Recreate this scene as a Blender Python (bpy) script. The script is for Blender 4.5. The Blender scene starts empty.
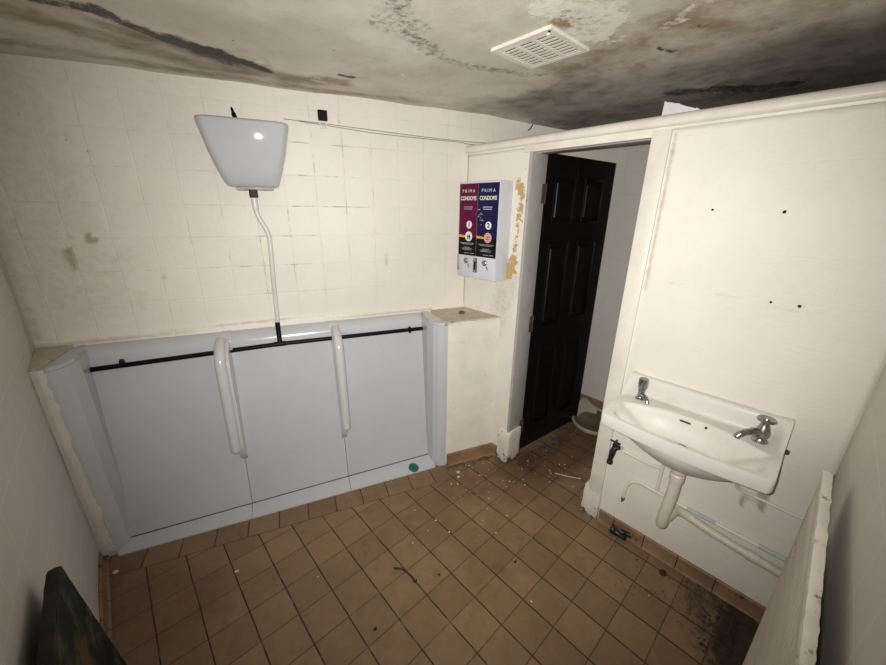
import bpy, bmesh, math, random
from mathutils import Vector, Matrix, noise
PI = math.pi
SC = bpy.context.scene
COL = SC.collection

# ------------------------------------------------------------------ camera, world, light, exposure
CAM = Vector((-0.42863, -1.30989, 1.61839))
R = [[0.73505, -0.67815, 0.01217], [-0.21194, -0.24463, -0.94612], [0.64742, 0.68985, -0.32354]]
cd = bpy.data.cameras.new('camera'); cam = bpy.data.objects.new('camera', cd); COL.objects.link(cam)
m3 = Matrix(((R[0][0], -R[1][0], -R[2][0]), (R[0][1], -R[1][1], -R[2][1]), (R[0][2], -R[1][2], -R[2][2])))
cam.matrix_world = Matrix.Translation(CAM) @ m3.to_4x4()
cd.sensor_width = 36; cd.sensor_fit = 'HORIZONTAL'; cd.lens = 36*358/886; cd.clip_start = 0.01
SC.camera = cam
w = bpy.data.worlds.new('world'); SC.world = w; w.use_nodes = True
w.node_tree.nodes['Background'].inputs[0].default_value = (0.8, 0.85, 1, 1)
w.node_tree.nodes['Background'].inputs[1].default_value = 0.02
# phone flash beside the lens, the only lamp in the room
ld = bpy.data.lights.new('phone_flash', 'SPOT'); lo = bpy.data.objects.new('phone_flash', ld); COL.objects.link(lo)
right = m3 @ Vector((1, 0, 0)); up = m3 @ Vector((0, 1, 0)); fwd = m3 @ Vector((0, 0, -1))
lo.location = CAM - right*0.025 + up*0.02 + fwd*0.01
aim = (fwd + up*0.12 + right*0.05).normalized()
lo.rotation_euler = aim.to_track_quat('-Z', 'Y').to_euler()
ld.energy = 165; ld.spot_size = math.radians(127); ld.spot_blend = 1.0; ld.shadow_soft_size = 0.006
ld.color = (1.0, 0.98, 0.95)
vs = SC.view_settings
vs.view_transform = 'Standard'; vs.look = 'None'; vs.gamma = 1; vs.use_curve_mapping = False; vs.exposure = 0.0

# ------------------------------------------------------------------ material helpers
class NT:
    def __init__(s, name):
        s.m = bpy.data.materials.new(name); s.m.use_nodes = True
        s.t = s.m.node_tree; s.b = s.t.nodes['Principled BSDF']; s.tc = None
    def n(s, k): return s.t.nodes.new(k)
    def put(s, sock, v):
        if hasattr(v, 'is_linked') or hasattr(v, 'links'): s.t.links.new(v, sock)
        else:
            if isinstance(v, (tuple, list)) and len(v) == 3 and sock.type == 'RGBA': v = (*v, 1)
            sock.default_value = v
    def coord(s, which='Object'):
        if s.tc is None: s.tc = s.n('ShaderNodeTexCoord')
        return s.tc.outputs[which]
    def M(s, op, a, b=None, c=None, clamp=False):
        x = s.n('ShaderNodeMath'); x.operation = op; x.use_clamp = clamp
        for i, v in enumerate((a, b, c)):
            if v is not None: s.put(x.inputs[i], v)
        return x.outputs[0]
    def sm(s, v, lo, hi, a=0., b=1.):
        x = s.n('ShaderNodeMapRange'); x.interpolation_type = 'SMOOTHSTEP'
        for i, q in enumerate((v, lo, hi, a, b)): s.put(x.inputs[i], q)
        return x.outputs[0]
    def noise(s, scale, detail=3, rough=0.5, vec=None, stretch=None):
        x = s.n('ShaderNodeTexNoise'); x.inputs['Scale'].default_value = scale
        x.inputs['Detail'].default_value = detail; x.inputs['Roughness'].default_value = rough
        v = vec or s.coord()
        if stretch:
            mp = s.n('ShaderNodeMapping'); mp.inputs['Scale'].default_value = stretch; s.put(mp.inputs[0], v); v = mp.outputs[0]
        s.put(x.inputs['Vector'], v); return x.outputs[0]
    def mix(s, f, a, b, mode='MIX'):
        x = s.n('ShaderNodeMix'); x.data_type = 'RGBA'; x.blend_type = mode; x.clamp_factor = True
        s.put(x.inputs[0], f); s.put(x.inputs[6], a); s.put(x.inputs[7], b); return x.outputs[2]
    def sep(s, v):
        x = s.n('ShaderNodeSeparateXYZ'); s.put(x.inputs[0], v); return x.outputs
    def comb(s, a, b, c=0.):
        x = s.n('ShaderNodeCombineXYZ'); s.put(x.inputs[0], a); s.put(x.inputs[1], b); s.put(x.inputs[2], c); return x.outputs[0]
    def attr(s, name):
        x = s.n('ShaderNodeAttribute'); x.attribute_name = name
        c = s.n('ShaderNodeSeparateColor'); s.put(c.inputs[0], x.outputs['Color'])
        return c.outputs[0], c.outputs[1], c.outputs[2], x.outputs['Alpha']
    def bump(s, h, strength=0.3, dist=0.01):
        x = s.n('ShaderNodeBump'); s.put(x.inputs['Height'], h)
        x.inputs['Strength'].default_value = strength; x.inputs['Distance'].default_value = dist
        s.t.links.new(x.outputs[0], s.b.inputs['Normal'])
    def joint(s, c, off, pitch=0.15, wd=0.0025, soft=0.002):
        """1 on the joint lines of a grid along coordinate c"""
        f = s.M('FRACT', s.M('ADD', s.M('DIVIDE', s.M('SUBTRACT', c, off), pitch), 0.5))
        d = s.M('MULTIPLY', s.M('ABSOLUTE', s.M('SUBTRACT', f, 0.5)), pitch)
        return s.sm(d, wd, wd+soft, 1., 0.)

def plain(name, col, rough=0.5, metal=0., var=0.12, nscale=8, bump=0., bscale=60, dirt=None, dirt_amt=0.5, dscale=14, coat=0., stretch=None):
    t = NT(name)
    f = t.noise(nscale, 4, 0.6, stretch=stretch)
    c = t.mix(t.sm(f, 0.3, 0.7), tuple(x*(1-var) for x in col), tuple(min(1, x*(1+var)) for x in col))
    if dirt:
        d = t.noise(dscale, 6, 0.7, stretch=stretch)
        c = t.mix(t.sm(d, 1-dirt_amt, min(1.0, 1.12-dirt_amt)), c, dirt)
    t.put(t.b.inputs['Base Color'], c)
    t.b.inputs['Roughness'].default_value = rough; t.b.inputs['Metallic'].default_value = metal
    t.b.inputs['Coat Weight'].default_value = coat
    if bump: t.bump(t.noise(bscale, 4, 0.6), bump, 0.005)
    return t.m

def painted_tile_wall(name, base, uoff, voff, vis=0.35, light=0.0, rough=0.5, jw=0.002, linecol=(0.36, 0.31, 0.23), jb=0.35, spec=0.35):
    """tiles painted over in cream: faint joints, blotches, marks from the 'marks' attribute"""
    t = NT(name)
    uv = t.coord('UV'); x, y, _ = t.sep(uv)
    v3 = t.comb(x, y)
    # slight wobble of the joints
    wob = t.M('MULTIPLY', t.M('SUBTRACT', t.noise(3, 2, vec=v3), 0.5), 0.012)
    ju = t.joint(t.M('ADD', x, wob), uoff, wd=jw*0.5, soft=0.003); jv = t.joint(t.M('ADD', y, wob), voff, wd=jw*0.5, soft=0.003)
    j = t.M('MAXIMUM', ju, jv)
    r, g, b, a = t.attr('marks')
    brk = t.sm(t.noise(9, 4, 0.6, vec=v3), 0.46, 0.70)
    tile = t.n('ShaderNodeTexWhiteNoise'); tile.noise_dimensions = '2D'
    cell = t.comb(t.M('FLOOR', t.M('DIVIDE', t.M('SUBTRACT', x, uoff), 0.15)), t.M('FLOOR', t.M('DIVIDE', t.M('SUBTRACT', y, voff), 0.15)))
    t.put(tile.inputs['Vector'], cell)
    big = t.noise(1.6, 3, 0.5, vec=v3)
    c = t.mix(t.sm(big, 0.35, 0.68), tuple(q*0.93 for q in base), base)
    c = t.mix(t.M('MULTIPLY', t.sm(t.noise(14, 5, 0.65, vec=v3), 0.45, 0.75), 0.16), c, tuple(q*f for q, f in zip(base, (0.86, 0.80, 0.68))))
    c = t.mix(t.M('MULTIPLY', t.M('MULTIPLY', tile.outputs['Value'], 0.22), b), c, (0.92, 0.88, 0.80))
    jm = t.M('MULTIPLY', j, t.M('ADD', t.M('MULTIPLY', brk, t.M('ADD', b, vis)), light), clamp=True)
    c = t.mix(jm, c, linecol if light == 0 else tuple(min(1, q*1.25) for q in base))
    fine = t.noise(30, 5, 0.7, vec=v3)
    c = t.mix(t.M('MULTIPLY', t.sm(t.M('ADD', g, t.M('MULTIPLY', t.M('SUBTRACT', fine, 0.5), 0.5)), 0.15, 0.75), 0.75), c, (0.28, 0.21, 0.13))
    # tan plaster where paint has come off
    pe = t.sm(t.M('ADD', a, t.M('MULTIPLY', t.M('SUBTRACT', t.noise(40, 6, 0.65, vec=v3), 0.5), 1.9)), 0.53, 0.58)
    c = t.mix(pe, c, (0.50, 0.33, 0.15))
    c = t.mix(t.M('MULTIPLY', t.sm(t.M('ADD', r, t.M('MULTIPLY', t.M('SUBTRACT', t.noise(45, 6, 0.75, vec=v3), 0.5), 0.9)), 0.35, 0.75), 0.9), c, (0.05, 0.045, 0.04))
    t.put(t.b.inputs['Base Color'], c); t.b.inputs['Roughness'].default_value = rough; t.b.inputs['Specular IOR Level'].default_value = spec
    h = t.M('ADD', t.M('MULTIPLY', t.noise(55, 5, 0.6, vec=v3), 0.35), t.M('SUBTRACT', t.M('MULTIPLY', t.noise(7, 3, vec=v3), 1.0), t.M('MULTIPLY', j, jb)))
    t.bump(t.M('SUBTRACT', h, t.M('MULTIPLY', pe, 0.5)), 0.5, 0.007)
    return t.m

def ceiling_mat():
    t = NT('stained_ceiling_paint')
    v = t.coord(); r, g, b, a = t.attr('marks')
    big = t.noise(2.3, 4, 0.6); mid = t.noise(9, 6, 0.7); fine = t.noise(38, 6, 0.8)
    c = t.mix(t.sm(big, 0.35, 0.65), (0.52, 0.475, 0.395), (0.64, 0.60, 0.52))
    c = t.mix(t.M('MULTIPLY', t.sm(mid, 0.45, 0.7), 0.35), c, (0.36, 0.31, 0.235))
    c = t.mix(t.M('MULTIPLY', t.sm(t.M('ADD', g, t.M('MULTIPLY', t.M('SUBTRACT', mid, 0.5), 1.0)), 0.15, 0.8), 0.85), c, (0.22, 0.145, 0.075))
    pl = t.M('MULTIPLY', t.sm(t.M('ADD', b, t.M('MULTIPLY', t.M('SUBTRACT', t.noise(20, 7, 0.75), 0.5), 2.2)), 0.42, 0.75), 0.85)
    c = t.mix(pl, c, (0.74, 0.71, 0.64))
    c = t.mix(t.M('MULTIPLY', t.sm(t.M('ADD', a, t.M('MULTIPLY', t.M('SUBTRACT', mid, 0.5), 0.9)), 0.1, 0.95), 0.85), c, (0.085, 0.08, 0.068))
    c = t.mix(t.M('MULTIPLY', t.sm(t.M('ADD', r, t.M('MULTIPLY', t.M('SUBTRACT', fine, 0.5), 1.5)), 0.38, 0.85), 0.93), c, (0.03, 0.026, 0.022))
    # scattered black mould dots
    dots = t.sm(t.noise(60, 2, 0.5), 0.745, 0.77)
    c = t.mix(t.M('MULTIPLY', dots, 0.8), c, (0.04, 0.035, 0.03))
    t.put(t.b.inputs['Base Color'], c); t.b.inputs['Roughness'].default_value = 0.62
    h = t.M('ADD', t.M('MULTIPLY', fine, 0.25), t.M('ADD', t.M('MULTIPLY', mid, 0.6), t.M('MULTIPLY', pl, -0.25)))
    t.bump(h, 0.45, 0.008)
    return t.m

TH = math.radians(-20); U = Vector((math.cos(TH), math.sin(TH), 0)); Nn = Vector((-math.sin(TH), math.cos(TH), 0)); O = Vector((1.3, 0.316, 0))
def wa(s, d, z=0.): return O + U*s - Nn*d + Vector((0, 0, z))

def floor_mat():
    t = NT('brown_quarry_tiles')
    v = t.coord(); x, y, _ = t.sep(v)
    wob = t.M('MULTIPLY', t.M('SUBTRACT', t.noise(5, 2), 0.5), 0.006)
    xx = t.M('ADD', x, wob); yy = t.M('ADD', y, wob)
    s_ = t.M('ADD', t.M('MULTIPLY', t.M('SUBTRACT', x, O.x), U.x), t.M('MULTIPLY', t.M('SUBTRACT', y, O.y), U.y))
    d_ = t.M('MULTIPLY', t.M('ADD', t.M('MULTIPLY', t.M('SUBTRACT', x, O.x), Nn.x), t.M('MULTIPLY', t.M('SUBTRACT', y, O.y), Nn.y)), -1.)
    inb = t.M('MULTIPLY', t.M('LESS_THAN', d_, 0.437), t.M('LESS_THAN', s_, -0.285))
    jx = t.joint(xx, 0., wd=0.0016, soft=0.0022); jy = t.joint(yy, 0., wd=0.0008, soft=0.002)
    js = t.joint(s_, -0.384, wd=0.0014, soft=0.002)
    jd = t.M('MULTIPLY', t.sm(t.M('ABSOLUTE', t.M('SUBTRACT', d_, 0.437)), 0.0008, 0.003, 1., 0.), t.M('LESS_THAN', s_, -0.285))
    grid = t.M('MAXIMUM', jx, t.M('MULTIPLY', jy, 0.75))
    j = t.M('MAXIMUM', t.M('ADD', t.M('MULTIPLY', grid, t.M('SUBTRACT', 1., inb)), t.M('MULTIPLY', js, inb)), t.M('MULTIPLY', jd, 0.7))
    brk = t.sm(t.noise(16, 3, 0.6), 0.28, 0.5)
    j = t.M('MULTIPLY', j, t.M('ADD', t.M('MULTIPLY', brk, 0.55), 0.45), clamp=True)
    wn = t.n('ShaderNodeTexWhiteNoise'); wn.noise_dimensions = '3D'
    cx = t.M('ADD', t.M('MULTIPLY', t.M('FLOOR', t.M('DIVIDE', x, 0.15)), t.M('SUBTRACT', 1., inb)), t.M('MULTIPLY', t.M('FLOOR', t.M('DIVIDE', t.M('ADD', s_, 0.384), 0.15)), inb))
    cy = t.M('MULTIPLY', t.M('FLOOR', t.M('DIVIDE', y, 0.15)), t.M('SUBTRACT', 1., inb))
    t.put(wn.inputs['Vector'], t.comb(cx, cy, t.M('MULTIPLY', inb, 7.)))
    big = t.noise(2.2, 4, 0.6); mid = t.noise(11, 6, 0.7); fine = t.noise(70, 5, 0.75)
    c = t.mix(wn.outputs['Value'], (0.190, 0.121, 0.067), (0.250, 0.159, 0.090))
    c = t.mix(t.M('MULTIPLY', t.sm(mid, 0.4, 0.72), 0.5), c, (0.285, 0.185, 0.105))
    c = t.mix(t.M('MULTIPLY', t.sm(big, 0.42, 0.7), 0.55), c, (0.165, 0.10, 0.055))
    c = t.mix(t.M('MULTIPLY', t.sm(t.noise(6, 7, 0.75), 0.52, 0.75), 0.6), c, (0.10, 0.06, 0.032))
    r, g, b, a = t.attr('marks')
    c = t.mix(t.M('MULTIPLY', t.sm(t.M('ADD', g, t.M('MULTIPLY', t.M('SUBTRACT', mid, 0.5), 0.9)), 0.1, 0.9), 0.8), c, (0.105, 0.052, 0.028))
    c = t.mix(j, c, (0.028, 0.018, 0.011))
    c = t.mix(t.M('MULTIPLY', t.sm(t.M('ADD', r, t.M('MULTIPLY', t.M('SUBTRACT', t.noise(26, 6, 0.8), 0.5), 1.1)), 0.35, 0.8), 0.9), c, (0.022, 0.016, 0.010))
    c = t.mix(t.M('MULTIPLY', t.sm(fine, 0.64, 0.76), 0.5), c, (0.06, 0.035, 0.02))
    c = t.mix(t.M('MULTIPLY', t.sm(t.noise(19, 8, 0.85), 0.50, 0.70), 0.45), c, (0.105, 0.066, 0.038))
    c = t.mix(t.M('MULTIPLY', t.sm(t.noise(33, 6, 0.8, vec=t.comb(t.M('ADD', x, 5.), y)), 0.60, 0.72), 0.35), c, (0.36, 0.27, 0.18))
    t.put(t.b.inputs['Base Color'], c)
    t.put(t.b.inputs['Roughness'], t.sm(mid, 0.3, 0.7, 0.5, 0.75)); t.b.inputs['Specular IOR Level'].default_value = 0.3
    t.bump(t.M('SUBTRACT', t.M('MULTIPLY', fine, 0.25), j), 0.5, 0.003)
    return t.m

def ceramic(name, col, rough=0.12, grime=(0.30, 0.27, 0.2), amt=0.12, dr=0.12):
    t = NT(name)
    c = t.mix(t.sm(t.noise(2.5, 3), 0.35, 0.65), tuple(q*0.95 for q in col), col)
    c = t.mix(t.M('MULTIPLY', t.sm(t.noise(7, 6, 0.7), 0.5, 0.8), amt), c, grime)
    c = t.mix(t.M('MULTIPLY', t.sm(t.noise(110, 2, 0.5), 0.76, 0.78), 0.45), c, (0.14, 0.13, 0.12))
    t.put(t.b.inputs['Base Color'], c)
    t.put(t.b.inputs['Roughness'], t.sm(t.noise(5, 3), 0.3, 0.7, rough, rough+dr))
    t.bump(t.noise(9, 2), 0.05, 0.01)
    return t.m

M = {}
def lowspec(m, v=0.15):
    m.node_tree.nodes['Principled BSDF'].inputs['Specular IOR Level'].default_value = v; return m
CREAM = (0.74, 0.695, 0.615)
M['wall_A'] = painted_tile_wall('painted_tiles_cream', CREAM, -0.9, 1.475, vis=0.09, jb=0.2)
M['wall_C'] = painted_tile_wall('painted_partition_cream', (0.77, 0.73, 0.65), -1.345, 1.33, vis=0.0, jb=0.05)
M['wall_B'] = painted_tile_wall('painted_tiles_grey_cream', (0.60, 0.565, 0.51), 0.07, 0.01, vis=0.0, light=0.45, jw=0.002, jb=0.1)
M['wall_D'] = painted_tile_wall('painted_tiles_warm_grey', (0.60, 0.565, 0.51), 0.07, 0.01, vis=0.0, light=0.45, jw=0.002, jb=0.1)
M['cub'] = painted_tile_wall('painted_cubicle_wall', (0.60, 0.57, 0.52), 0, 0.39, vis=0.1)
M['ceiling'] = ceiling_mat()
M['floor'] = floor_mat()
M['gloss_white'] = plain('old_gloss_white_paint', (0.70, 0.66, 0.58), 0.4, var=0.06, bump=0.25, bscale=40, dirt=(0.30, 0.24, 0.16), dirt_amt=0.33)
def chipped():
    t = NT('chipped_white_paint'); _, _, z = t.sep(t.coord())
    c = t.mix(t.sm(t.noise(12, 4), 0.35, 0.65), (0.62, 0.58, 0.50), (0.70, 0.66, 0.58))
    chip = t.sm(t.M('SUBTRACT', t.noise(24, 6, 0.75), t.M('MULTIPLY', z, 2.6)), 0.40, 0.48)
    c = t.mix(chip, c, (0.10, 0.065, 0.035))
    c = t.mix(t.sm(t.noise(40, 4, 0.7), 0.62, 0.68), c, (0.20, 0.15, 0.10))
    t.put(t.b.inputs['Base Color'], c); t.b.inputs['Roughness'].default_value = 0.55
    t.bump(t.M('SUBTRACT', t.noise(30, 4), chip), 0.4, 0.004); return t.m
M['plinth'] = chipped()
M['skirt'] = plain('brown_skirting_tile', (0.235, 0.14, 0.078), 0.5, var=0.2, bump=0.1, dirt=(0.07, 0.04, 0.02), dirt_amt=0.45)
M['porcelain'] = ceramic('pale_grey_porcelain', (0.495, 0.508, 0.53))
M['porcelain_edge'] = ceramic('pale_grey_porcelain_edge', (0.53, 0.535, 0.54))
M['cistern'] = ceramic('cistern_glaze', (0.46, 0.475, 0.505), rough=0.03, dr=0.02)
M['basin'] = ceramic('white_basin_glaze', (0.66, 0.65, 0.59), rough=0.30, amt=0.25, dr=0.06)
M['black'] = plain('black_plastic', (0.004, 0.004, 0.005), 0.4, var=0.3)
M['door'] = plain('black_gloss_door_paint', (0.0025, 0.0025, 0.0028), 0.4, var=0.4, bump=0.1, bscale=30)
M['white_pvc'] = plain('white_painted_pipe', (0.62, 0.60, 0.56), 0.35, var=0.06, dirt=(0.35, 0.28, 0.2), dirt_amt=0.3)
M['waste_pvc'] = plain('ivory_waste_plastic', (0.62, 0.57, 0.47), 0.38, var=0.08, dirt=(0.30, 0.23, 0.15), dirt_amt=0.33)
M['copper_painted'] = plain('painted_copper_pipe', (0.68, 0.65, 0.57), 0.42, var=0.08, dirt=(0.42, 0.36, 0.27), dirt_amt=0.35)
M['verdigris'] = plain('green_corroded_copper', (0.34, 0.46, 0.40), 0.6, var=0.25, dirt=(0.55, 0.56, 0.5), dirt_amt=0.5, dscale=40)
M['rust'] = plain('rusty_metal', (0.055, 0.032, 0.02), 0.75, var=0.4, bump=0.4)
M['chrome'] = plain('tarnished_chrome', (0.34, 0.34, 0.34), 0.27, metal=1.0, var=0.25, nscale=40)
M['machine_white'] = plain('machine_white_enamel', (0.60, 0.615, 0.66), 0.3, var=0.05, dirt=(0.3, 0.28, 0.26), dirt_amt=0.27)
M['maroon'] = plain('maroon_panel', (0.105, 0.005, 0.042), 0.35, var=0.15)
M['navy'] = plain('navy_panel', (0.010, 0.010, 0.055), 0.35, var=0.15)
M['panel_black'] = plain('black_panel', (0.006, 0.006, 0.008), 0.35)
M['print_white'] = plain('white_print', (0.72, 0.72, 0.70), 0.5, var=0.05)
M['print_grey'] = plain('grey_print', (0.36, 0.35, 0.36), 0.5, var=0.3)
M['print_gold'] = plain('yellow_print', (0.70, 0.38, 0.05), 0.5, var=0.15)
M['print_pink'] = plain('pink_print', (0.62, 0.33, 0.30), 0.5, var=0.15, nscale=200)
M['vent'] = plain('aged_white_vent', (0.66, 0.63, 0.55), 0.45, var=0.06, dirt=(0.25, 0.22, 0.18), dirt_amt=0.3)
M['dark'] = plain('dark_recess', (0.012, 0.010, 0.009), 0.8)
M['vent_dark'] = plain('vent_gap_shade', (0.018, 0.014, 0.011), 0.9)
M['board_white'] = plain('peeling_white_board', (0.52, 0.48, 0.40), 0.6, var=0.12, nscale=5, bump=0.2, bscale=50, dirt=(0.22, 0.17, 0.12), dirt_amt=0.38, stretch=(0.3, 3, 2))
M['board_edge'] = plain('chipped_board_edge', (0.68, 0.65, 0.56), 0.55, var=0.08, bump=0.5, bscale=40, dirt=(0.13, 0.06, 0.03), dirt_amt=0.44, dscale=20)
M['board_green'] = plain('mossy_dark_board', (0.020, 0.026, 0.020), 0.85, var=0.5, nscale=5, bump=0.4, bscale=25, dirt=(0.10, 0.075, 0.04), dirt_amt=0.5, dscale=5)
M['board_green_edge'] = plain('rotten_board_edge', (0.03, 0.030, 0.027), 0.8, var=0.4, bump=0.5, bscale=40, dirt=(0.22, 0.17, 0.12), dirt_amt=0.42, dscale=16)
M['cable'] = plain('thin_cable', (0.22, 0.19, 0.15), 0.6, var=0.2)
M['cream_china'] = ceramic('cream_china', (0.42, 0.38, 0.27), rough=0.35, amt=0.9)
M['flake'] = plain('paint_flakes', (0.55, 0.50, 0.42), 0.7, var=0.2)
M['litter'] = plain('dark_litter', (0.028, 0.018, 0.011), 0.9, var=0.5, bump=0.3)
M['twig'] = plain('dark_twig', (0.03, 0.016, 0.010), 0.8, var=0.4)
M['teal'] = plain('teal_plastic', (0.010, 0.115, 0.085), 0.35, var=0.1)
M['rubble'] = plain('brown_rubble', (0.14, 0.10, 0.07), 0.9, var=0.4, bump=0.4)
M['basin'].node_tree.nodes['Principled BSDF'].inputs['Specular IOR Level'].default_value = 0.18
for q_ in ('black', 'door', 'panel_black', 'maroon', 'navy', 'dark', 'vent_dark', 'board_green', 'board_green_edge'): lowspec(M[q_], 0.12)
lowspec(M['door'], 0.35)
M['ledge'] = plain('dirty_ledge_paint', (0.50, 0.44, 0.34), 0.6, var=0.12, nscale=14, bump=0.2, dirt=(0.22, 0.17, 0.12), dirt_amt=0.42)
M['black_tap'] = plain('black_tap_body', (0.010, 0.011, 0.012), 0.4, var=0.4, bump=0.2)
M['brass_tip'] = plain('dull_brass_tip', (0.35, 0.30, 0.22), 0.35, metal=0.8, var=0.2)
M['bare_plaster'] = plain('grey_white_upstand', (0.62, 0.62, 0.60), 0.6, var=0.06)
M['mortar'] = plain('dark_joint', (0.03, 0.02, 0.012), 0.9)

# ------------------------------------------------------------------ mesh helpers
def tagp(o, label=None, cat=None, group=None, kind=None):
    for k, v in (('label', label), ('category', cat), ('group', group), ('kind', kind)):
        if v: o[k] = v
    return o

def link_bm(name, bm, mat, parent=None, smooth=True, mods=None, angle=35):
    bmesh.ops.remove_doubles(bm, verts=bm.verts, dist=1e-6)
    bmesh.ops.recalc_face_normals(bm, faces=bm.faces)
    me = bpy.data.meshes.new(name); bm.to_mesh(me); bm.free()
    me.materials.append(mat)
    if smooth:
        me.polygons.foreach_set('use_smooth', [True]*len(me.polygons))
        me.set_sharp_from_angle(angle=math.radians(angle))
    o = bpy.data.objects.new(name, me); COL.objects.link(o)
    if parent is not None: o.parent = parent
    return o

def root(name, label, cat, loc, rz=0., group=None):
    o = bpy.data.objects.new(name, None); COL.objects.link(o)
    o.location = loc; o.rotation_euler = (0, 0, rz); o.empty_display_size = 0.1
    return tagp(o, label, cat, group)

def box(bm, lo_, hi, bev=0., seg=2):
    r = bmesh.ops.create_cube(bm, size=1)
    vv = r['verts']
    for v in vv:
        v.co = Vector([(lo_[i]+hi[i])/2 + v.co[i]*(hi[i]-lo_[i]) for i in range(3)])
    if bev:
        es = list({e for v in vv for e in v.link_edges})
        bmesh.ops.bevel(bm, geom=es, offset=bev, segments=seg, profile=0.5, affect='EDGES')
    return bm
def nb(): return bmesh.new()

def tube(bm, pts, r, seg=14, cap=True, closed=False):
    pts = [Vector(p) for p in pts]
    n = len(pts); rs = r if isinstance(r, (list, tuple)) else [r]*n
    rings = []; prev = None
    for i, p in enumerate(pts):
        a = pts[i-1] if i > 0 else p; b = pts[i+1] if i < n-1 else p
        d = (b-a).normalized()
        if prev is None:
            q = Vector((0, 0, 1)) if abs(d.z) < 0.9 else Vector((1, 0, 0))
            x = d.cross(q).normalized()
        else:
            x = (prev - d*prev.dot(d)).normalized()
        prev = x; y = d.cross(x)
        rings.append([bm.verts.new(p + (x*math.cos(2*PI*k/seg) + y*math.sin(2*PI*k/seg))*rs[i]) for k in range(seg)])
    for i in range(n-1):
        for k in range(seg):
            bm.faces.new((rings[i][k], rings[i][(k+1) % seg], rings[i+1][(k+1) % seg], rings[i+1][k]))
    if cap:
        bm.faces.new(rings[0][::-1]); bm.faces.new(rings[-1])
    return bm

def smooth_path(pts, n=8):
    P = [Vector(p) for p in pts]; out = []
    Q = [P[0]*2-P[1]] + P + [P[-1]*2-P[-2]]
    for i in range(1, len(Q)-2):
        for k in range(n):
            t = k/n; a, b, c, d = Q[i-1], Q[i], Q[i+1], Q[i+2]
            out.append(0.5*((2*b) + (c-a)*t + (2*a-5*b+4*c-d)*t*t + (3*b-a-3*c+d)*t**3))
    out.append(P[-1]); return out

def lathe(bm, prof, c=(0, 0, 0), axis=(0, 0, 1), seg=24):
    """prof: (radius, height) along axis"""
    ax = Vector(axis).normalized(); rot = ax.to_track_quat('Z', 'Y').to_matrix(); c = Vector(c)
    rings = []
    for r, h in prof:
        r = max(r, 1e-5)
        rings.append([bm.verts.new(c + rot @ Vector((r*math.cos(2*PI*k/seg), r*math.sin(2*PI*k/seg), h))) for k in range(seg)])
    for i in range(len(rings)-1):
        for k in range(seg):
            bm.faces.new((rings[i][k], rings[i][(k+1) % seg], rings[i+1][(k+1) % seg], rings[i+1][k]))
    bm.faces.new(rings[0][::-1]); bm.faces.new(rings[-1])
    return bm

def prism(bm, poly, axis_fn, a, b, bev=0.):
    """poly of 2-D points, axis_fn(u, v, t) -> xyz, extruded t from a to b"""
    A = [bm.verts.new(axis_fn(u, v, a)) for u, v in poly]; B = [bm.verts.new(axis_fn(u, v, b)) for u, v in poly]
    n = len(poly); fs = [bm.faces.new(A[::-1]), bm.faces.new(B)]
    for i in range(n): fs.append(bm.faces.new((A[i], A[(i+1) % n], B[(i+1) % n], B[i])))
    if bev:
        es = list({e for f in fs[:2] for e in f.edges})
        bmesh.ops.bevel(bm, geom=es, offset=bev, segments=2, affect='EDGES')
    return bm

def capsule_d(p, q0, q1):
    ax, ay = q0; bx, by = q1; px, py = p
    dx, dy = bx-ax, by-ay; L = dx*dx+dy*dy
    t = 0 if L == 0 else max(0, min(1, ((px-ax)*dx+(py-ay)*dy)/L))
    return math.hypot(px-ax-dx*t, py-ay-dy*t)

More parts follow.
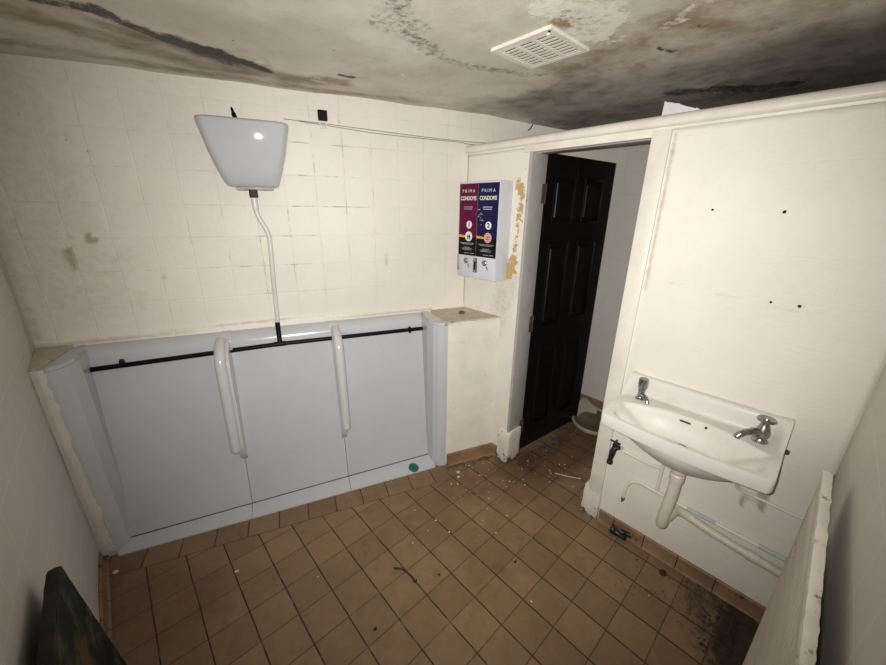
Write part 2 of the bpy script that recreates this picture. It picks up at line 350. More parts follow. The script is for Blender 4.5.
def surface(name, P, u0, u1, v0, v1, step, mat, marks=(), bump=None, thick=0.06, hole=None, kind='structure', label=None):
    """gridded wall / floor / ceiling: P(u, v) -> xyz, solidified away from the room; marks = (channel, strength, radius, [points])"""
    nu = max(1, round((u1-u0)/step)); nv = max(1, round((v1-v0)/step))
    us = [u0+(u1-u0)*i/nu for i in range(nu+1)]; vv = [v0+(v1-v0)*i/nv for i in range(nv+1)]
    if hole:
        for h in hole[:2]:
            k = min(range(len(us)), key=lambda i: abs(us[i]-h)); us[k] = h
        for h in hole[2:]:
            k = min(range(len(vv)), key=lambda i: abs(vv[i]-h)); vv[k] = h
    co = []; uvs = []; col = []
    for v in vv:
        for u in us:
            p = Vector(P(u, v))
            if bump: p = p + Vector(bump(u, v))
            co.append(p); uvs.append((u, v))
            c = [0., 0., 0., 0.]
            nz = None
            for ch, st, rad, pts in marks:
                r2 = rad*2.2
                if min(q[0] for q in pts)-r2 > u or max(q[0] for q in pts)+r2 < u or min(q[1] for q in pts)-r2 > v or max(q[1] for q in pts)+r2 < v: continue
                if nz is None: nz = noise.noise(Vector((u*9, v*9, 3)))*0.5 + noise.noise(Vector((u*23, v*23, 7)))*0.3
                d = min([capsule_d((u, v), pts[i], pts[i+1]) for i in range(len(pts)-1)] or [capsule_d((u, v), pts[0], pts[0])])
                f = 1 - d/(rad*(1+0.7*nz))/1.5
                if f > 0: f = f*f*(3-2*f); c[ch] = max(c[ch], st*min(1, f*1.2))
            col.append(c)
    W_ = nu+1; faces = []
    for j in range(nv):
        for i in range(nu):
            if hole:
                cu = (us[i]+us[i+1])/2; cv = (vv[j]+vv[j+1])/2
                if hole[0] < cu < hole[1] and hole[2] < cv < hole[3]: continue
            a = j*W_+i; faces.append((a, a+1, a+W_+1, a+W_))
    me = bpy.data.meshes.new(name); me.from_pydata(co, [], faces)
    uvl = me.uv_layers.new(name='UVMap'); at = me.color_attributes.new('marks', 'FLOAT_COLOR', 'POINT')
    for l in me.loops: uvl.data[l.index].uv = uvs[l.vertex_index]
    at.data.foreach_set('color', [x for c in col for x in c])
    me.polygons.foreach_set('use_smooth', [True]*len(me.polygons)); me.materials.append(mat)
    o = bpy.data.objects.new(name, me); COL.objects.link(o)
    md = o.modifiers.new('depth', 'SOLIDIFY'); md.thickness = thick; md.offset = -1; md.use_even_offset = False
    return tagp(o, label, None, None, kind)

def text_mesh(name, body, size, mat, parent, loc, bold=0.0, xs=1.0):
    """flat lettering facing local -Y, centred on loc"""
    cu = bpy.data.curves.new(name, 'FONT'); cu.body = body; cu.size = size; cu.align_x = 'CENTER'; cu.align_y = 'CENTER'
    cu.extrude = 0.0004; cu.offset = bold; cu.resolution_u = 3
    t = bpy.data.objects.new(name+'_curve', cu); COL.objects.link(t)
    bpy.context.view_layer.update()
    me = bpy.data.meshes.new_from_object(t.evaluated_get(bpy.context.evaluated_depsgraph_get()))
    bpy.data.objects.remove(t)
    for v in me.vertices: v.co = Vector((v.co.x*xs, -v.co.z, v.co.y)) + Vector(loc)
    me.materials.clear(); me.materials.append(mat)
    o = bpy.data.objects.new(name, me); COL.objects.link(o); o.parent = parent
    return o

# ------------------------------------------------------------------ the room
XC = 1.28            # face of the partition with the door and basin
XL = -0.75; YN = -1.50; ZC = 2.15; XB = 2.40
nz = lambda a, b, c=0.: noise.noise(Vector((a, b, c)))

floor_marks = [
    (1, 0.75, 0.22, [(1.25, -0.2), (1.55, -0.35), (2.2, -0.4)]), (1, 0.5, 0.25, [(0.95, -0.1), (1.2, -0.3)]),
    (0, 0.55, 0.12, [(1.35, -0.25), (2.1, -0.22)]), (0, 0.9, 0.10, [(1.22, -1.42), (1.02, -1.42)]), (0, 0.6, 0.16, [(1.20, -1.3), (0.95, -1.42)]),
    (0, 0.5, 0.035, [(1.26, -0.78), (1.26, -1.0), (1.26, -1.4)]), (0, 0.45, 0.03, [(-0.72, 0.66), (-0.72, 0.1)]),
    (0, 0.45, 0.05, [(0.83, -0.56)]), (0, 0.4, 0.04, [(0.78, -0.6), (0.9, -0.56)]), (0, 0.6, 0.04, [(0.93, 0.10), (1.3, -0.06)]),
    (1, 0.5, 0.2, [(-0.7, 0.5), (-0.5, 0.2)]), (0, 0.5, 0.03, [(1.193, -1.127)]), (0, 0.45, 0.04, [(1.05, -1.2), (1.1, -1.15)])]
surface('floor', lambda u, v: (u, v, 0), XL, XB, YN, 1.2, 0.03, M['floor'], floor_marks, None, 0.08, label='brown square quarry tile floor with dark grout and dirt')

def ceil_bump(u, v):
    z = nz(u*2.1, v*2.1, 5)*0.012 + nz(u*7, v*7, 2)*0.004
    line = [(-0.5, 0.33), (-0.22, 0.35), (-0.03, 0.39), (0.106, 0.41), (0.25, 0.446), (0.6, 0.36)]
    d = min(capsule_d((u, v), line[i], line[i+1]) for i in range(5))
    z -= 0.009*math.exp(-(d/0.05)**2)
    z *= 1-math.exp(-(math.hypot(u-0.818, v+0.443)/0.22)**4)
    s = (Vector((u, v, 0))-O).dot(U); dd = -(Vector((u, v, 0))-O).dot(Nn)
    z -= 0.03*max(0, min(1, (s+0.1)/0.8))*max(0, 1-dd/0.5)
    return (0, 0, z)
ceil_marks = [
    (0, 0.85, 0.034, [(-0.42, 0.34), (-0.31, 0.30), (-0.22, 0.345), (-0.10, 0.385)]),
    (0, 1.25, 0.055, [(-0.12, 0.38), (-0.03, 0.392), (0.05, 0.40)]), (0, 1.1, 0.038, [(0.0, 0.40), (0.106, 0.41), (0.20, 0.44)]),
    (0, 0.72, 0.085, [(-0.06, 0.41), (0.07, 0.46)]), (1, 0.6, 0.12, [(-0.2, 0.42), (0.2, 0.5)]), (1, 0.6, 0.10, [(-0.5, 0.5), (0.0, 0.6), (0.4, 0.45)]), (1, 0.5, 0.05, [(-0.6, 0.86), (0.0, 0.72), (0.5, 0.55), (0.95, 0.36)]),
    (1, 0.65, 0.06, [(0.10, 0.44), (0.26, 0.46), (0.5, 0.36)]),
    (0, 0.56, 0.06, [(0.28, -0.36), (0.38, -0.24), (0.47, -0.185), (0.60, -0.15)]), (0, 0.50, 0.05, [(0.6, -0.15), (0.785, -0.153), (0.93, -0.237)]),
    (0, 0.5, 0.09, [(0.42, -0.25), (0.34, -0.2)]), (0, 0.55, 0.04, [(0.78, -0.16), (1.0, -0.27), (1.05, -0.33)]),
    (0, 1.0, 0.025, [(0.456, 0.286), (0.50, 0.27)]), (0, 0.95, 0.018, [(1.125, -0.72), (1.18, -0.742)]), (0, 0.7, 0.015, [(1.03, -0.86), (1.05, -0.88)]), (0, 0.6, 0.03, [(1.20, -1.02)]),
    (1, 1.5, 0.050, [(0.695, -0.612), (0.735, -0.635)]), (0, 0.6, 0.02, [(0.71, -0.62)]), (1, 0.7, 0.06, [(0.95, -0.80), (1.05, -0.90)]), (0, 0.5, 0.02, [(0.70, -0.61)]),
    (1, 0.5, 0.25, [(1.0, -0.5), (1.0, -1.2)]),
    (2, 0.75, 0.10, [(0.62, -0.62), (0.80, -0.70), (0.86, -0.62)]), (2, 0.55, 0.09, [(0.80, -0.60), (0.92, -0.62)]), (2, 0.5, 0.06, [(0.9, -0.9), (0.95, -0.8)]), (2, 0.5, 0.05, [(0.48, 0.43), (0.40, 0.40)]), (2, 0.45, 0.05, [(0.75, 0.05), (0.65, 0.1)]),
    (3, 0.42, 0.30, [(1.35, 0.2), (1.45, -0.5), (1.5, -1.3)]), (3, 0.60, 0.35, [(1.85, 0.4), (1.9, -0.4), (1.9, -1.4)]), (3, 0.55, 0.18, [(1.30, 0.0), (1.28, -0.35)]),
    (0, 0.72, 0.08, [(1.66, -0.62), (1.72, -0.74), (1.86, -0.88), (1.88, -1.0)]), (0, 0.55, 0.16, [(1.85, -0.72), (2.0, -1.0)]), (0, 0.4, 0.15, [(2.1, -0.8), (2.2, -1.2)]),
    (3, 0.35, 0.2, [(1.5, -0.9), (1.3, -1.3)])]
surface('ceiling', lambda u, v: (u, v, ZC), XL-0.02, XB+0.02, YN-0.02, 1.2, 0.02, M['ceiling'], ceil_marks, ceil_bump, -0.08, label='water-stained cream ceiling with black mould streaks')

# back wall behind the urinals, running past the partition into the cubicle
wallA_marks = [
    (2, 1.0, 0.28, [(-1.25, 1.30), (-1.0, 1.45), (-0.85, 1.75)]), (2, 0.22, 0.5, [(-1.9, 1.6), (-1.4, 1.7), (-0.3, 1.75)]),
    (1, 0.30, 0.35, [(-2.1, 2.1), (-1.95, 1.3)]), (1, 0.2, 0.3, [(-1.7, 2.1), (-1.4, 2.0)]), (0, 0.55, 0.008, [(-1.615, 1.20), (-1.60, 1.11)]), (0, 0.5, 0.008, [(-1.51, 1.24), (-1.45, 1.24)]), (0, 0.45, 0.010, [(-1.73, 1.66), (-1.70, 1.66)]),
    (0, 0.5, 0.006, [(-1.79, 1.72), (-1.785, 1.80)]), (1, 0.8, 0.022, [(-1.88, 1.48), (-1.868, 1.47)]), (1, 0.7, 0.024, [(-1.965, 1.42), (-1.96, 1.36)]),
    (0, 0.4, 0.012, [(-1.75, 1.555), (-1.71, 1.555)]), (0, 0.4, 0.012, [(-1.80, 1.555), (-1.78, 1.556)]), (1, 0.5, 0.02, [(-1.645, 1.295)]), (0, 0.5, 0.012, [(-1.645, 1.29)]),
    (1, 0.4, 0.05, [(-2.18, 1.05), (-2.18, 1.6)]), (1, 0.5, 0.012, [(-2.18, 1.005), (-1.2, 1.02), (-0.25, 1.0)]), (0, 0.5, 0.005, [(-0.762, 2.09), (-0.76, 2.0)]),
    (0, 0.5, 0.006, [(-1.98, 1.95), (-1.80, 1.83)]), (1, 0.5, 0.012, [(-0.55, 1.38), (-0.54, 1.3)]), (0, 0.45, 0.012, [(-1.6, 1.83), (-1.57, 1.83)]),
    (1, 0.22, 0.04, [(-2.1, 2.13), (-0.9, 2.15), (0.2, 2.13)])]
def wallA_bump(u, v):
    b = nz(u*3, v*3, 1)*0.004
    lip = -0.014*math.exp(-((v-0.99)/0.03)**2)
    q = Nn*(b*1.0+lip); return tuple(q)
surface('wall_back', lambda u, v: tuple(O+U*u+Vector((0, 0, v))), -2.20, 1.2, 0., 2.17, 0.02, M['wall_A'], wallA_marks, wallA_bump, 0.10, label='cream painted tiled wall above the urinals')
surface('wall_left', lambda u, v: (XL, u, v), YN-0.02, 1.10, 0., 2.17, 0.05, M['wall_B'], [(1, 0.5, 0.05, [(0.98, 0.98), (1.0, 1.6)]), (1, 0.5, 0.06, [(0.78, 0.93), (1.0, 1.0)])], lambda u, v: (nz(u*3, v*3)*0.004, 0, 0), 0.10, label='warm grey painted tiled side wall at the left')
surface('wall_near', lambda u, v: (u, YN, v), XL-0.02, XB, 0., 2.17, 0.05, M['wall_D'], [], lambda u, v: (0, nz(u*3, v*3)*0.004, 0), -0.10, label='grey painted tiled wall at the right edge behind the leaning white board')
surface('wall_cubicle', lambda u, v: (XB, u, v), YN, 0.1, 0., 2.17, 0.05, M['cub'], [(0, 0.5, 0.01, [(-0.2, 0.39), (-0.05, 0.388)])], None, -0.08, label='grey shaded wall inside the cubicle behind the open black door')

YJ0, YJ1, ZD = -0.70, -0.132, 1.905     # door opening
# partition: the front skin (with the opening), solidified to its thickness
wallC_marks = [
    (3, 0.80, 0.034, [(-0.060, 1.76), (-0.085, 1.70)]), (3, 0.68, 0.030, [(-0.085, 1.64), (-0.075, 1.56)]), (3, 0.58, 0.028, [(-0.085, 1.52), (-0.07, 1.4)]), (3, 0.9, 0.045, [(-0.060, 1.35), (-0.040, 1.27)]),
    (3, 0.6, 0.012, [(-0.10, 1.84), (-0.10, 1.82)]), (0, 0.6, 0.005, [(-0.12, 0.7), (-0.125, 0.3)]),
    (1, 0.35, 0.12, [(-0.05, 1.2), (0.05, 0.9)]), (1, 0.30, 0.01, [(-0.82, 1.35), (-1.3, 1.30)]), (0, 0.35, 0.004, [(-0.86, 1.33), (-1.2, 1.33)]), (0, 0.30, 0.004, [(-0.93, 1.63), (-0.99, 1.63)]),
    (1, 0.75, 0.012, [(-1.335, 0.62), (-1.33, 0.52)]), (1, 0.7, 0.010, [(-1.36, 0.60), (-1.36, 0.50)]), (1, 0.65, 0.010, [(-1.31, 0.58), (-1.30, 0.48)]), (1, 0.25, 0.1, [(-0.9, 0.7), (-1.3, 0.6)]),
    (1, 0.5, 0.015, [(-0.78, 1.3), (-0.775, 1.9)])]
surface('wall_right', lambda u, v: (XC, u, v), YN, 0.324, 0., 1.925, 0.02, M['wall_C'], wallC_marks, lambda u, v: (nz(u*3, v*3, 8)*0.003 if (u < -0.76 or u > -0.1) else 0, 0, 0), -0.13, hole=(YJ0, YJ1, -0.1, ZD), label='cream painted partition wall with the doorway and basin')
# divider behind the partition, its end shows above the rail
bm = nb(); box(bm, (1.415, -0.80, 0), (XB, -0.715, 1.99)); 
o = link_bm('wall_divider', bm, M['bare_plaster']); tagp(o, 'low divider wall behind the partition', None, None, 'structure')
bm = nb(); prism(bm, [(-0.700, 1.9), (-0.860, 1.9), (-0.850, 1.975), (-0.82, 1.994), (-0.79, 1.998), (-0.76, 2.018), (-0.73, 2.022), (-0.705, 2.034)], lambda u, v, t: (t, u, v), 1.31, 1.36, 0.003)
o = link_bm('wall_stub', bm, M['bare_plaster']); tagp(o, 'white stub of upstand behind the top rail right of the doorway', None, None, 'structure')

# boxed nib with ledge, right of the urinals
bm = nb()
f = 0.302
P4 = [wa(-0.262, 0.0), wa(-0.262, f), Vector((XC+0.005, 0, 0)), Vector((XC+0.005, 0, 0))]
# front edge meets the partition
tt = (XC+0.004 - wa(-0.262, f).x)/U.x; pf = wa(-0.262+tt, f); pb = wa((XC+0.004-O.x)/U.x, 0.0)
poly = [(P4[0].x, P4[0].y), (P4[1].x, P4[1].y), (pf.x, pf.y), (pb.x, pb.y)]
prism(bm, poly, lambda u, v, t: (u, v, t), 0, 0.990, 0.006)
o = link_bm('wall_nib_right', bm, plain('nib_paint', (0.74, 0.69, 0.60), 0.5, var=0.05, bump=0.25, bscale=35, dirt=(0.52, 0.46, 0.37), dirt_amt=0.4)); tagp(o, 'boxed-in cream nib right of the urinals', None, None, 'structure')
bm = nb(); prism(bm, poly, lambda u, v, t: (u, v, t), 0.990, 0.999, 0.003)
o = link_bm('trim_1', bm, M['ledge']); tagp(o, 'dirty ledge on top of the nib beside the vending machine', None, None, 'structure')
# nib on the left
bm = nb(); a0 = wa(-2.045, 0.0); a1 = wa(-2.045, 0.30); b1 = wa(-2.10, 0.325); 
prism(bm, [(a0.x, a0.y), (a1.x, a1.y), (XL, a1.y+0.012), (XL, a0.y+0.05)], lambda u, v, t: (u, v, t), 0, 0.995, 0.006)
o = link_bm('wall_nib_left', bm, M['gloss_white'])
bm = nb(); prism(bm, [(a0.x, a0.y), (a1.x+0.006, a1.y-0.004), (XL, a1.y+0.006), (XL, a0.y+0.05)], lambda u, v, t: (u, v, t), 0.994, 1.000, 0.002)
tagp(link_bm('trim_8', bm, M['ledge']), 'dirty ledge on top of the narrow left nib', None, None, 'structure')
bm = nb(); rag = []
for k in range(60):
    z = 0.03+0.96*k/59; e = 0.012*nz(z*9, 1, 6)+0.010*nz(z*31, 2, 6)
    rag.append((z, -2.027+e+0.012*(1-z)))
R4 = []
for z, s_ in rag: R4.append([bm.verts.new(p) for p in (wa(-2.047, 0.300, z), wa(-2.047, 0.3085, z), wa(s_, 0.3080, z), wa(s_, 0.298, z))])
for p_, q_ in zip(R4, R4[1:]):
    for k in range(4): bm.faces.new((p_[k], p_[(k+1) % 4], q_[(k+1) % 4], q_[k]))
bm.faces.new(R4[0]); bm.faces.new(R4[-1][::-1])
tagp(link_bm('trim_9', bm, M['gloss_white']), 'ragged white paint edge over the left end of the urinals', None, None, 'structure')
o = bpy.data.objects['wall_nib_left']; tagp(o, 'narrow white rendered nib at the left end of the urinals', None, None, 'structure')

# top rail over the partition (rounded) and the architrave
def rail_poly(): 
    return [(XC-0.018, 1.936), (XC-0.024, 1.945), (XC-0.022, 1.962), (XC-0.012, 1.974), (XC+0.01, 1.98), (XC+0.06, 1.98), (XC+0.13, 1.975), (XC+0.13, 1.925), (XC-0.004, 1.925), (XC-0.006, 1.934)]
bm = nb(); prism(bm, rail_poly(), lambda u, v, t: (u, t, v), YN, 0.322+0.004)
o = link_bm('trim_2', bm, M['gloss_white'], angle=50); tagp(o, 'white painted rail along the top of the partition', None, None, 'structure')
# door frame: head, posts and plinth blocks
bm = nb(); box(bm, (XC-0.006, YJ0-0.064, 1.903), (XC+0.02, YJ1+0.05, 1.932), 0.002)
tagp(link_bm('trim_3', bm, M['gloss_white']), 'white painted door head over the doorway', None, None, 'structure')
bm = nb(); box(bm, (XC-0.014, YJ0-0.066, 0.0), (XC+0.02, YJ0+0.004, 1.926), 0.004)
tagp(link_bm('trim_4', bm, M['gloss_white']), 'white painted door post between doorway and basin', None, None, 'structure')
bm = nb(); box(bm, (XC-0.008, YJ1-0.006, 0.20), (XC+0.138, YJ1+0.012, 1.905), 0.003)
tagp(link_bm('trim_5', bm, plain('darker_grey_jamb', (0.38, 0.365, 0.345), 0.5, var=0.08, bump=0.25, bscale=40, dirt=(0.22, 0.18, 0.13), dirt_amt=0.4)), 'darker grey door jamb carrying the hinges', None, None, 'structure')  # jamb coloured a darker grey than the rest of the door frame
def plinth(y0, y1, h, x1, lean):
    bm = nb(); box(bm, (XC-0.020, y0, 0.0), (x1, y1, h), 0.006)
    bmesh.ops.subdivide_edges(bm, edges=bm.edges[:], cuts=3, use_grid_fill=True)
    for v in bm.verts:
        v.co.x += nz(v.co.y*20, v.co.z*14, 1)*0.004 ; v.co.y += nz(v.co.x*20, v.co.z*14, 4)*0.004
        if v.co.z > h-0.04 and v.co.x < XC: v.co.x += 0.010
    return bm
tagp(link_bm('trim_6', plinth(YJ1-0.016, YJ1+0.075, 0.235, XC+0.12, 0), M['plinth']), 'chipped white plinth block at the foot of the hinge jamb', None, None, 'structure')
tagp(link_bm('trim_7', plinth(YJ0-0.070, YJ0+0.024, 0.19, XC+0.03, 0), M['plinth']), 'chipped white plinth block at the foot of the door post by the basin', None, None, 'structure')

# skirting tiles with joints
def skirting(name, p0, p1, h, t, label, joints, cove=True):
    p0 = Vector(p0); p1 = Vector(p1); d = (p1-p0); L = d.length; d.normalize(); n = Vector((d.y, -d.x, 0))   # n points into the room
    bm = nb(); a = 0.
    js = [0.]+[j for j in joints if 0 < j < L]+[L]
    prof = [(0, 0), (t+0.012, 0), (t+0.005, 0.004), (t, 0.014), (t, h-0.006), (t-0.004, h), (0, h)]
    for i in range(len(js)-1):
        s0 = js[i]+(0.0022 if i else 0); s1 = js[i+1]-(0.0022 if i < len(js)-2 else 0)
        prism(bm, prof, lambda u, v, q: tuple(p0+d*q+n*u+Vector((0, 0, v))), s0, s1)
    if len(js) > 2: prism(bm, [(0, 0), (t+0.003, 0.002), (t-0.0022, 0.012), (t-0.0022, h-0.006), (0, h-0.002)], lambda u, v, q: tuple(p0+d*q+n*u+Vector((0, 0, v))), 0.002, L-0.002)
    if len(js) > 2:
        bm.faces.ensure_lookup_table()
        for fc in bm.faces[-7:]: fc.material_index = 1
    o = link_bm(name, bm, M['skirt'], angle=30); o.data.materials.append(M['mortar']); tagp(o, label, None, None, 'structure')
    return o
skirting('baseboard_right', (XC-0.001, -0.775, 0), (XC-0.001, YN, 0), 0.072, 0.010, 'brown coved skirting tiles under the basin', [0.08, 0.23, 0.38, 0.53])
q0 = wa(-0.255, f); skirting('baseboard_back', (q0.x, q0.y, 0), (pf.x-0.002, pf.y, 0), 0.082, 0.012, 'brown skirting tile along the foot of the boxed nib', [0.35])
skirting('baseboard_return', (XC-0.001, pf.y, 0), (XC-0.001, YJ1+0.083, 0), 0.08, 0.010, 'short brown skirting tile beside the hinge jamb plinth', [])
skirting('baseboard_left', (XL, YN, 0), (XL, 0.70, 0), 0.07, 0.010, 'brown skirting tiles along the left wall', [i*0.15 for i in range(1, 15)])
skirting('baseboard_cubicle', (XB-0.001, 0.02, 0), (XB-0.001, -0.71, 0), 0.10, 0.010, 'brown skirting inside the cubicle', [0.2, 0.35, 0.5])

# ------------------------------------------------------------------ black door (opens into the cubicle)
dx0, dy0 = 1.425, -0.118; dx1, dy1 = 2.135, -0.196
dang = math.atan2(dy1-dy0, dx1-dx0); DL = math.hypot(dx1-dx0, dy1-dy0); DH = 1.912
door = bpy.data.objects.new('door_1', None); COL.objects.link(door); door.location = (dx0, dy0, 0.008); door.rotation_euler = (0, 0, dang)
tagp(door, 'black six-panel door standing open into the cubicle', 'door', None, 'structure')
bm = nb(); box(bm, (0, 0.012, 0), (DL, 0.030, DH))
cols = [(0, 0.105), (0.31, 0.40), (DL-0.105, DL)]; rows = [(0, 0.16), (0.74, 0.90), (1.43, 1.54), (1.80, DH)]
for a, b in cols: box(bm, (a, 0, 0), (b, 0.042, DH), 0.002, 1)
for a, b in rows: box(bm, (0, 0.0004, a), (DL, 0.0416, b), 0.002, 1)
link_bm('door_leaf', bm, M['door'], door)
pz = [(0.16, 0.74), (0.90, 1.43), (1.54, 1.80)]; px2 = [(0.105, 0.31), (0.40, DL-0.105)]
for a, b in px2:
    for c, d in pz:
        bm = nb(); box(bm, (a+0.03, 0.004, c+0.03), (b-0.03, 0.014, d-0.03), 0.006, 1)
        for (x0, x1, z0, z1) in ((a, a+0.012, c, d), (b-0.012, b, c, d), (a, b, c, c+0.012), (a, b, d-0.012, d)):
            box(bm, (x0, -0.003, z0), (x1, 0.014, z1), 0.004, 2)
        link_bm('panel', bm, M['door'], door)
for z in (1.70, 0.95, 0.22):
    bm = nb(); box(bm, (-0.034, -0.027, z-0.05), (-0.004, -0.0225, z+0.05), 0.001); tube(bm, [(-0.003, -0.022, z-0.052), (-0.003, -0.022, z+0.052)], 0.0075, 10)
    link_bm('hinge', bm, M['rust'], door)

# ------------------------------------------------------------------ slab urinals (local frame: x along the wall, y into the wall)
def face_d(z):      # distance of the glazed face from the wall, from foot to top
    t = max(0, min(1, z/0.95)); return 0.212 - 0.135*t
def slab(name, label, s0, s1):
    sc = (s0+s1)/2; r = root(name, label, 'urinal', wa(sc, 0, 0), TH, 'slab urinals along the back wall'); r['s'] = sc
    w2 = (s1-s0)/2-0.0012
    # profile (d, z): foot toe, face, rounded head
    prof = [(0.0, 0.0), (0.306, 0.0), (0.306, 0.008), (0.290, 0.016)]
    prof += [(0.225, 0.034)]
    for k in range(0, 15): z = 0.04+0.90*k/14; prof.append((face_d(z), z))
    zt = 0.94; dt = face_d(zt)
    for k in range(1, 8):
        a = PI/2*k/7; prof.append((dt*math.cos(a)*1.0+0.0*a, zt+0.052*math.sin(a)))
    prof[-1] = (0.0, 0.992)
    bm = nb(); prism(bm, prof, lambda u, v, t: (t, -u, v), -w2, w2)
    def lean_out(bm):        # the gutter runs a little further out toward the left end
        for v in bm.verts:
            if v.co.y < -0.05 and v.co.z < 0.95: v.co.y -= (0.045 if v.co.z > 0.03 else 0.016)*max(0, (-(v.co.x+sc)-0.40)/1.58)*(1-v.co.z/0.95)
            if 0.03 < v.co.z < 0.05: v.co.z -= 0.010*max(0, (-(v.co.x+sc)-0.40)/1.58)
        return bm
    lean_out(bm)
    link_bm('slab', bm, M['porcelain'], r, angle=22)
    bm = nb(); box(bm, (-w2, -0.2078, 0.0395), (w2, -0.2040, 0.0440)); lean_out(bm); link_bm('gutter_joint', bm, M['mortar'], r)
    # small glazed stamp near the top
    bm = nb(); zs = 0.80; 
    for k in range(24):
        pass
    pts = [(0.035*math.cos(2*PI*k/24)*0.6, -face_d(0.80+0.008*math.sin(2*PI*k/24))-0.0002, 0.80+0.007*math.sin(2*PI*k/24)) for k in range(25)]
    pts = [(a_, b_, c_+0.03) for a_, b_, c_ in pts]; pts = [(a_, -face_d(c_)-0.0004, c_) for a_, b_, c_ in pts]
    tube(bm, pts, 0.0012, 6, cap=False); link_bm('maker_stamp', bm, M['print_grey'], r)
    return r
ur1 = slab('urinal', 'pale grey porcelain slab urinal at the left end by the narrow nib', -2.004, -1.421)
ur2 = slab('urinal', 'middle pale grey porcelain slab urinal with a rounded divider on each side', -1.421, -0.886)
ur3 = slab('urinal', 'pale grey porcelain slab urinal at the right end by the boxed ledge', -0.886, -0.335)

def shift(bm, dx):
    for v in bm.verts: v.co.x += dx
    return bm
def fin(r, s, off):
    dx = s - r['s']
    path = [(face_d(0.95)+0.012, 0.968), (0.150, 0.950), (0.195, 0.912), (0.214, 0.85), (0.228, 0.70), (0.243, 0.52), (0.252, 0.425), (0.248, 0.392)]
    pp = smooth_path([(0, -d, z) for d, z in path], 5); bm = nb()
    tube(bm, [p_+Vector((off, 0, 0)) for p_ in pp], [0.023 + 0.003*math.sin(PI*i/(len(pp)-1)) if i < len(pp)-3 else 0.023-0.004*(i-len(pp)+4) for i in range(len(pp))], 16)
    dv = link_bm('divider', shift(bm, dx), M['porcelain_edge'], r, angle=60)
    bm = nb()
    web = [(-0.005+face_d(0.965)-0.03, 0.975)] + [(d-0.004, z) for d, z in path[1:]] + [(0.226, 0.355), (0.185, 0.30), (face_d(0.30)-0.02, 0.27)] + [(face_d(0.6)-0.02, 0.6), (face_d(0.9)-0.02, 0.9)]
    prism(bm, web, lambda u, v, t: (t, -u, v), -0.016, 0.016, 0.002)
    link_bm('divider_web', shift(bm, dx), M['porcelain_edge'], dv)
    bm = nb(); pr = [(face_d(0.94)*math.cos(a)+0.004, 0.94+0.052*math.sin(a)+0.003) for a in [PI/2*k/7 for k in range(8)]]
    pr = [(0.085, 0.90)]+pr+[(0.0, 0.995), (0.0, 0.90)]
    prism(bm, pr, lambda u, v, t: (t, -u, v), -0.022, 0.022, 0.001); link_bm('cover_strip', shift(bm, dx), M['porcelain_edge'], dv)
fin(ur2, -1.422, -0.021); fin(ur2, -0.886, 0.010)

def side_return(r, s_in, s_out):
    dx = (s_in+s_out)/2 - r['s']
    h = abs(s_out-s_in)/2; sg = 1 if s_out > s_in else -1
    bm = nb()
    poly = [(sg*h, 0.0), ((-sg*h*0.65) if sg > 0 else h*0.10, 0.0), (-sg*h*0.95, 0.20), (-sg*h*0.62, 0.262), (-sg*h*0.15, 0.290), (sg*h*0.3, 0.3035), (sg*h, 0.306)]
    prism(bm, poly, lambda u, v, t: (u, -v, t), 0.0, 0.994)
    top = [e for e in bm.edges if all(abs(v.co.z-0.994) < 1e-5 for v in e.verts)]
    bmesh.ops.bevel(bm, geom=top, offset=0.014, segments=4, affect='EDGES')
    link_bm('end_return', shift(bm, dx), M['porcelain'], r, angle=18)
side_return(ur1, -1.955, -2.043)
side_return(ur3, -0.358, -0.264)
for q in (ur1, ur2, ur3): del q['s']

# sparge pipe
sp = root('sparge_pipe', 'black plastic sparge pipe running along the top of the urinals', 'pipe', wa(-1.17, 0.105, 0.912), TH)
L0 = -2.005+1.17; L1 = -0.353+1.17
bm = nb(); tube(bm, [(L0-0.040, 0, -0.016), (0, 0, 0.006), (L1, 0, 0.0)], 0.0118, 14); link_bm('pipe_run', bm, M['black'], sp)
for x in (-0.685, 0.735):
    bm = nb(); lathe(bm, [(0.012, -0.007), (0.021, -0.005), (0.022, 0.0), (0.021, 0.005), (0.012, 0.007)], (x, 0, 0), (1, 0, 0), 8)
    box(bm, (x-0.006, -0.004, -0.004), (x+0.006, 0.035, 0.004)); link_bm('bracket', bm, M['black'], sp)
bm = nb(); tube(bm, [(-0.03, 0, 0.006), (0.03, 0, 0.006)], 0.0135, 14); tube(bm, [(0, 0, 0.006), (0, 0.016, 0.06), (0.0, 0.022, 0.12)], 0.0125, 14); link_bm('tee', bm, M['black'], sp)
for x in (-0.255, 0.255):
    bm = nb(); tube(bm, [(x-0.012+0.02, 0, 0.003), (x+0.03, 0, 0.003)], 0.0105, 12); link_bm('grey_clip', bm, M['print_grey'], sp)

# flush pipe
fp = root('flush_pipe', 'white painted flush pipe kinked below the cistern', 'pipe', wa(-1.17, 0.07, 1.02), TH)
pts = smooth_path([(-0.024, 0.0, 0.66), (-0.024, 0, 0.60), (-0.018, 0, 0.555), (0.010, 0.0, 0.49), (0.018, 0.0, 0.44), (0.012, 0, 0.30), (0.006, 0.012, 0.15), (0.002, 0.01, 0.03), (0.0, 0.01, -0.01)], 6)
bm = nb(); tube(bm, pts, [0.0135 if i < 8 else 0.011 for i in range(len(pts))], 16); link_bm('pipe_run', bm, M['white_pvc'], fp)
bm = nb(); lathe(bm, [(0.0145, -0.008), (0.016, 0), (0.0145, 0.008)], (-0.024, 0, 0.645), (0, 0, 1)); link_bm('collar', bm, M['white_pvc'], fp)

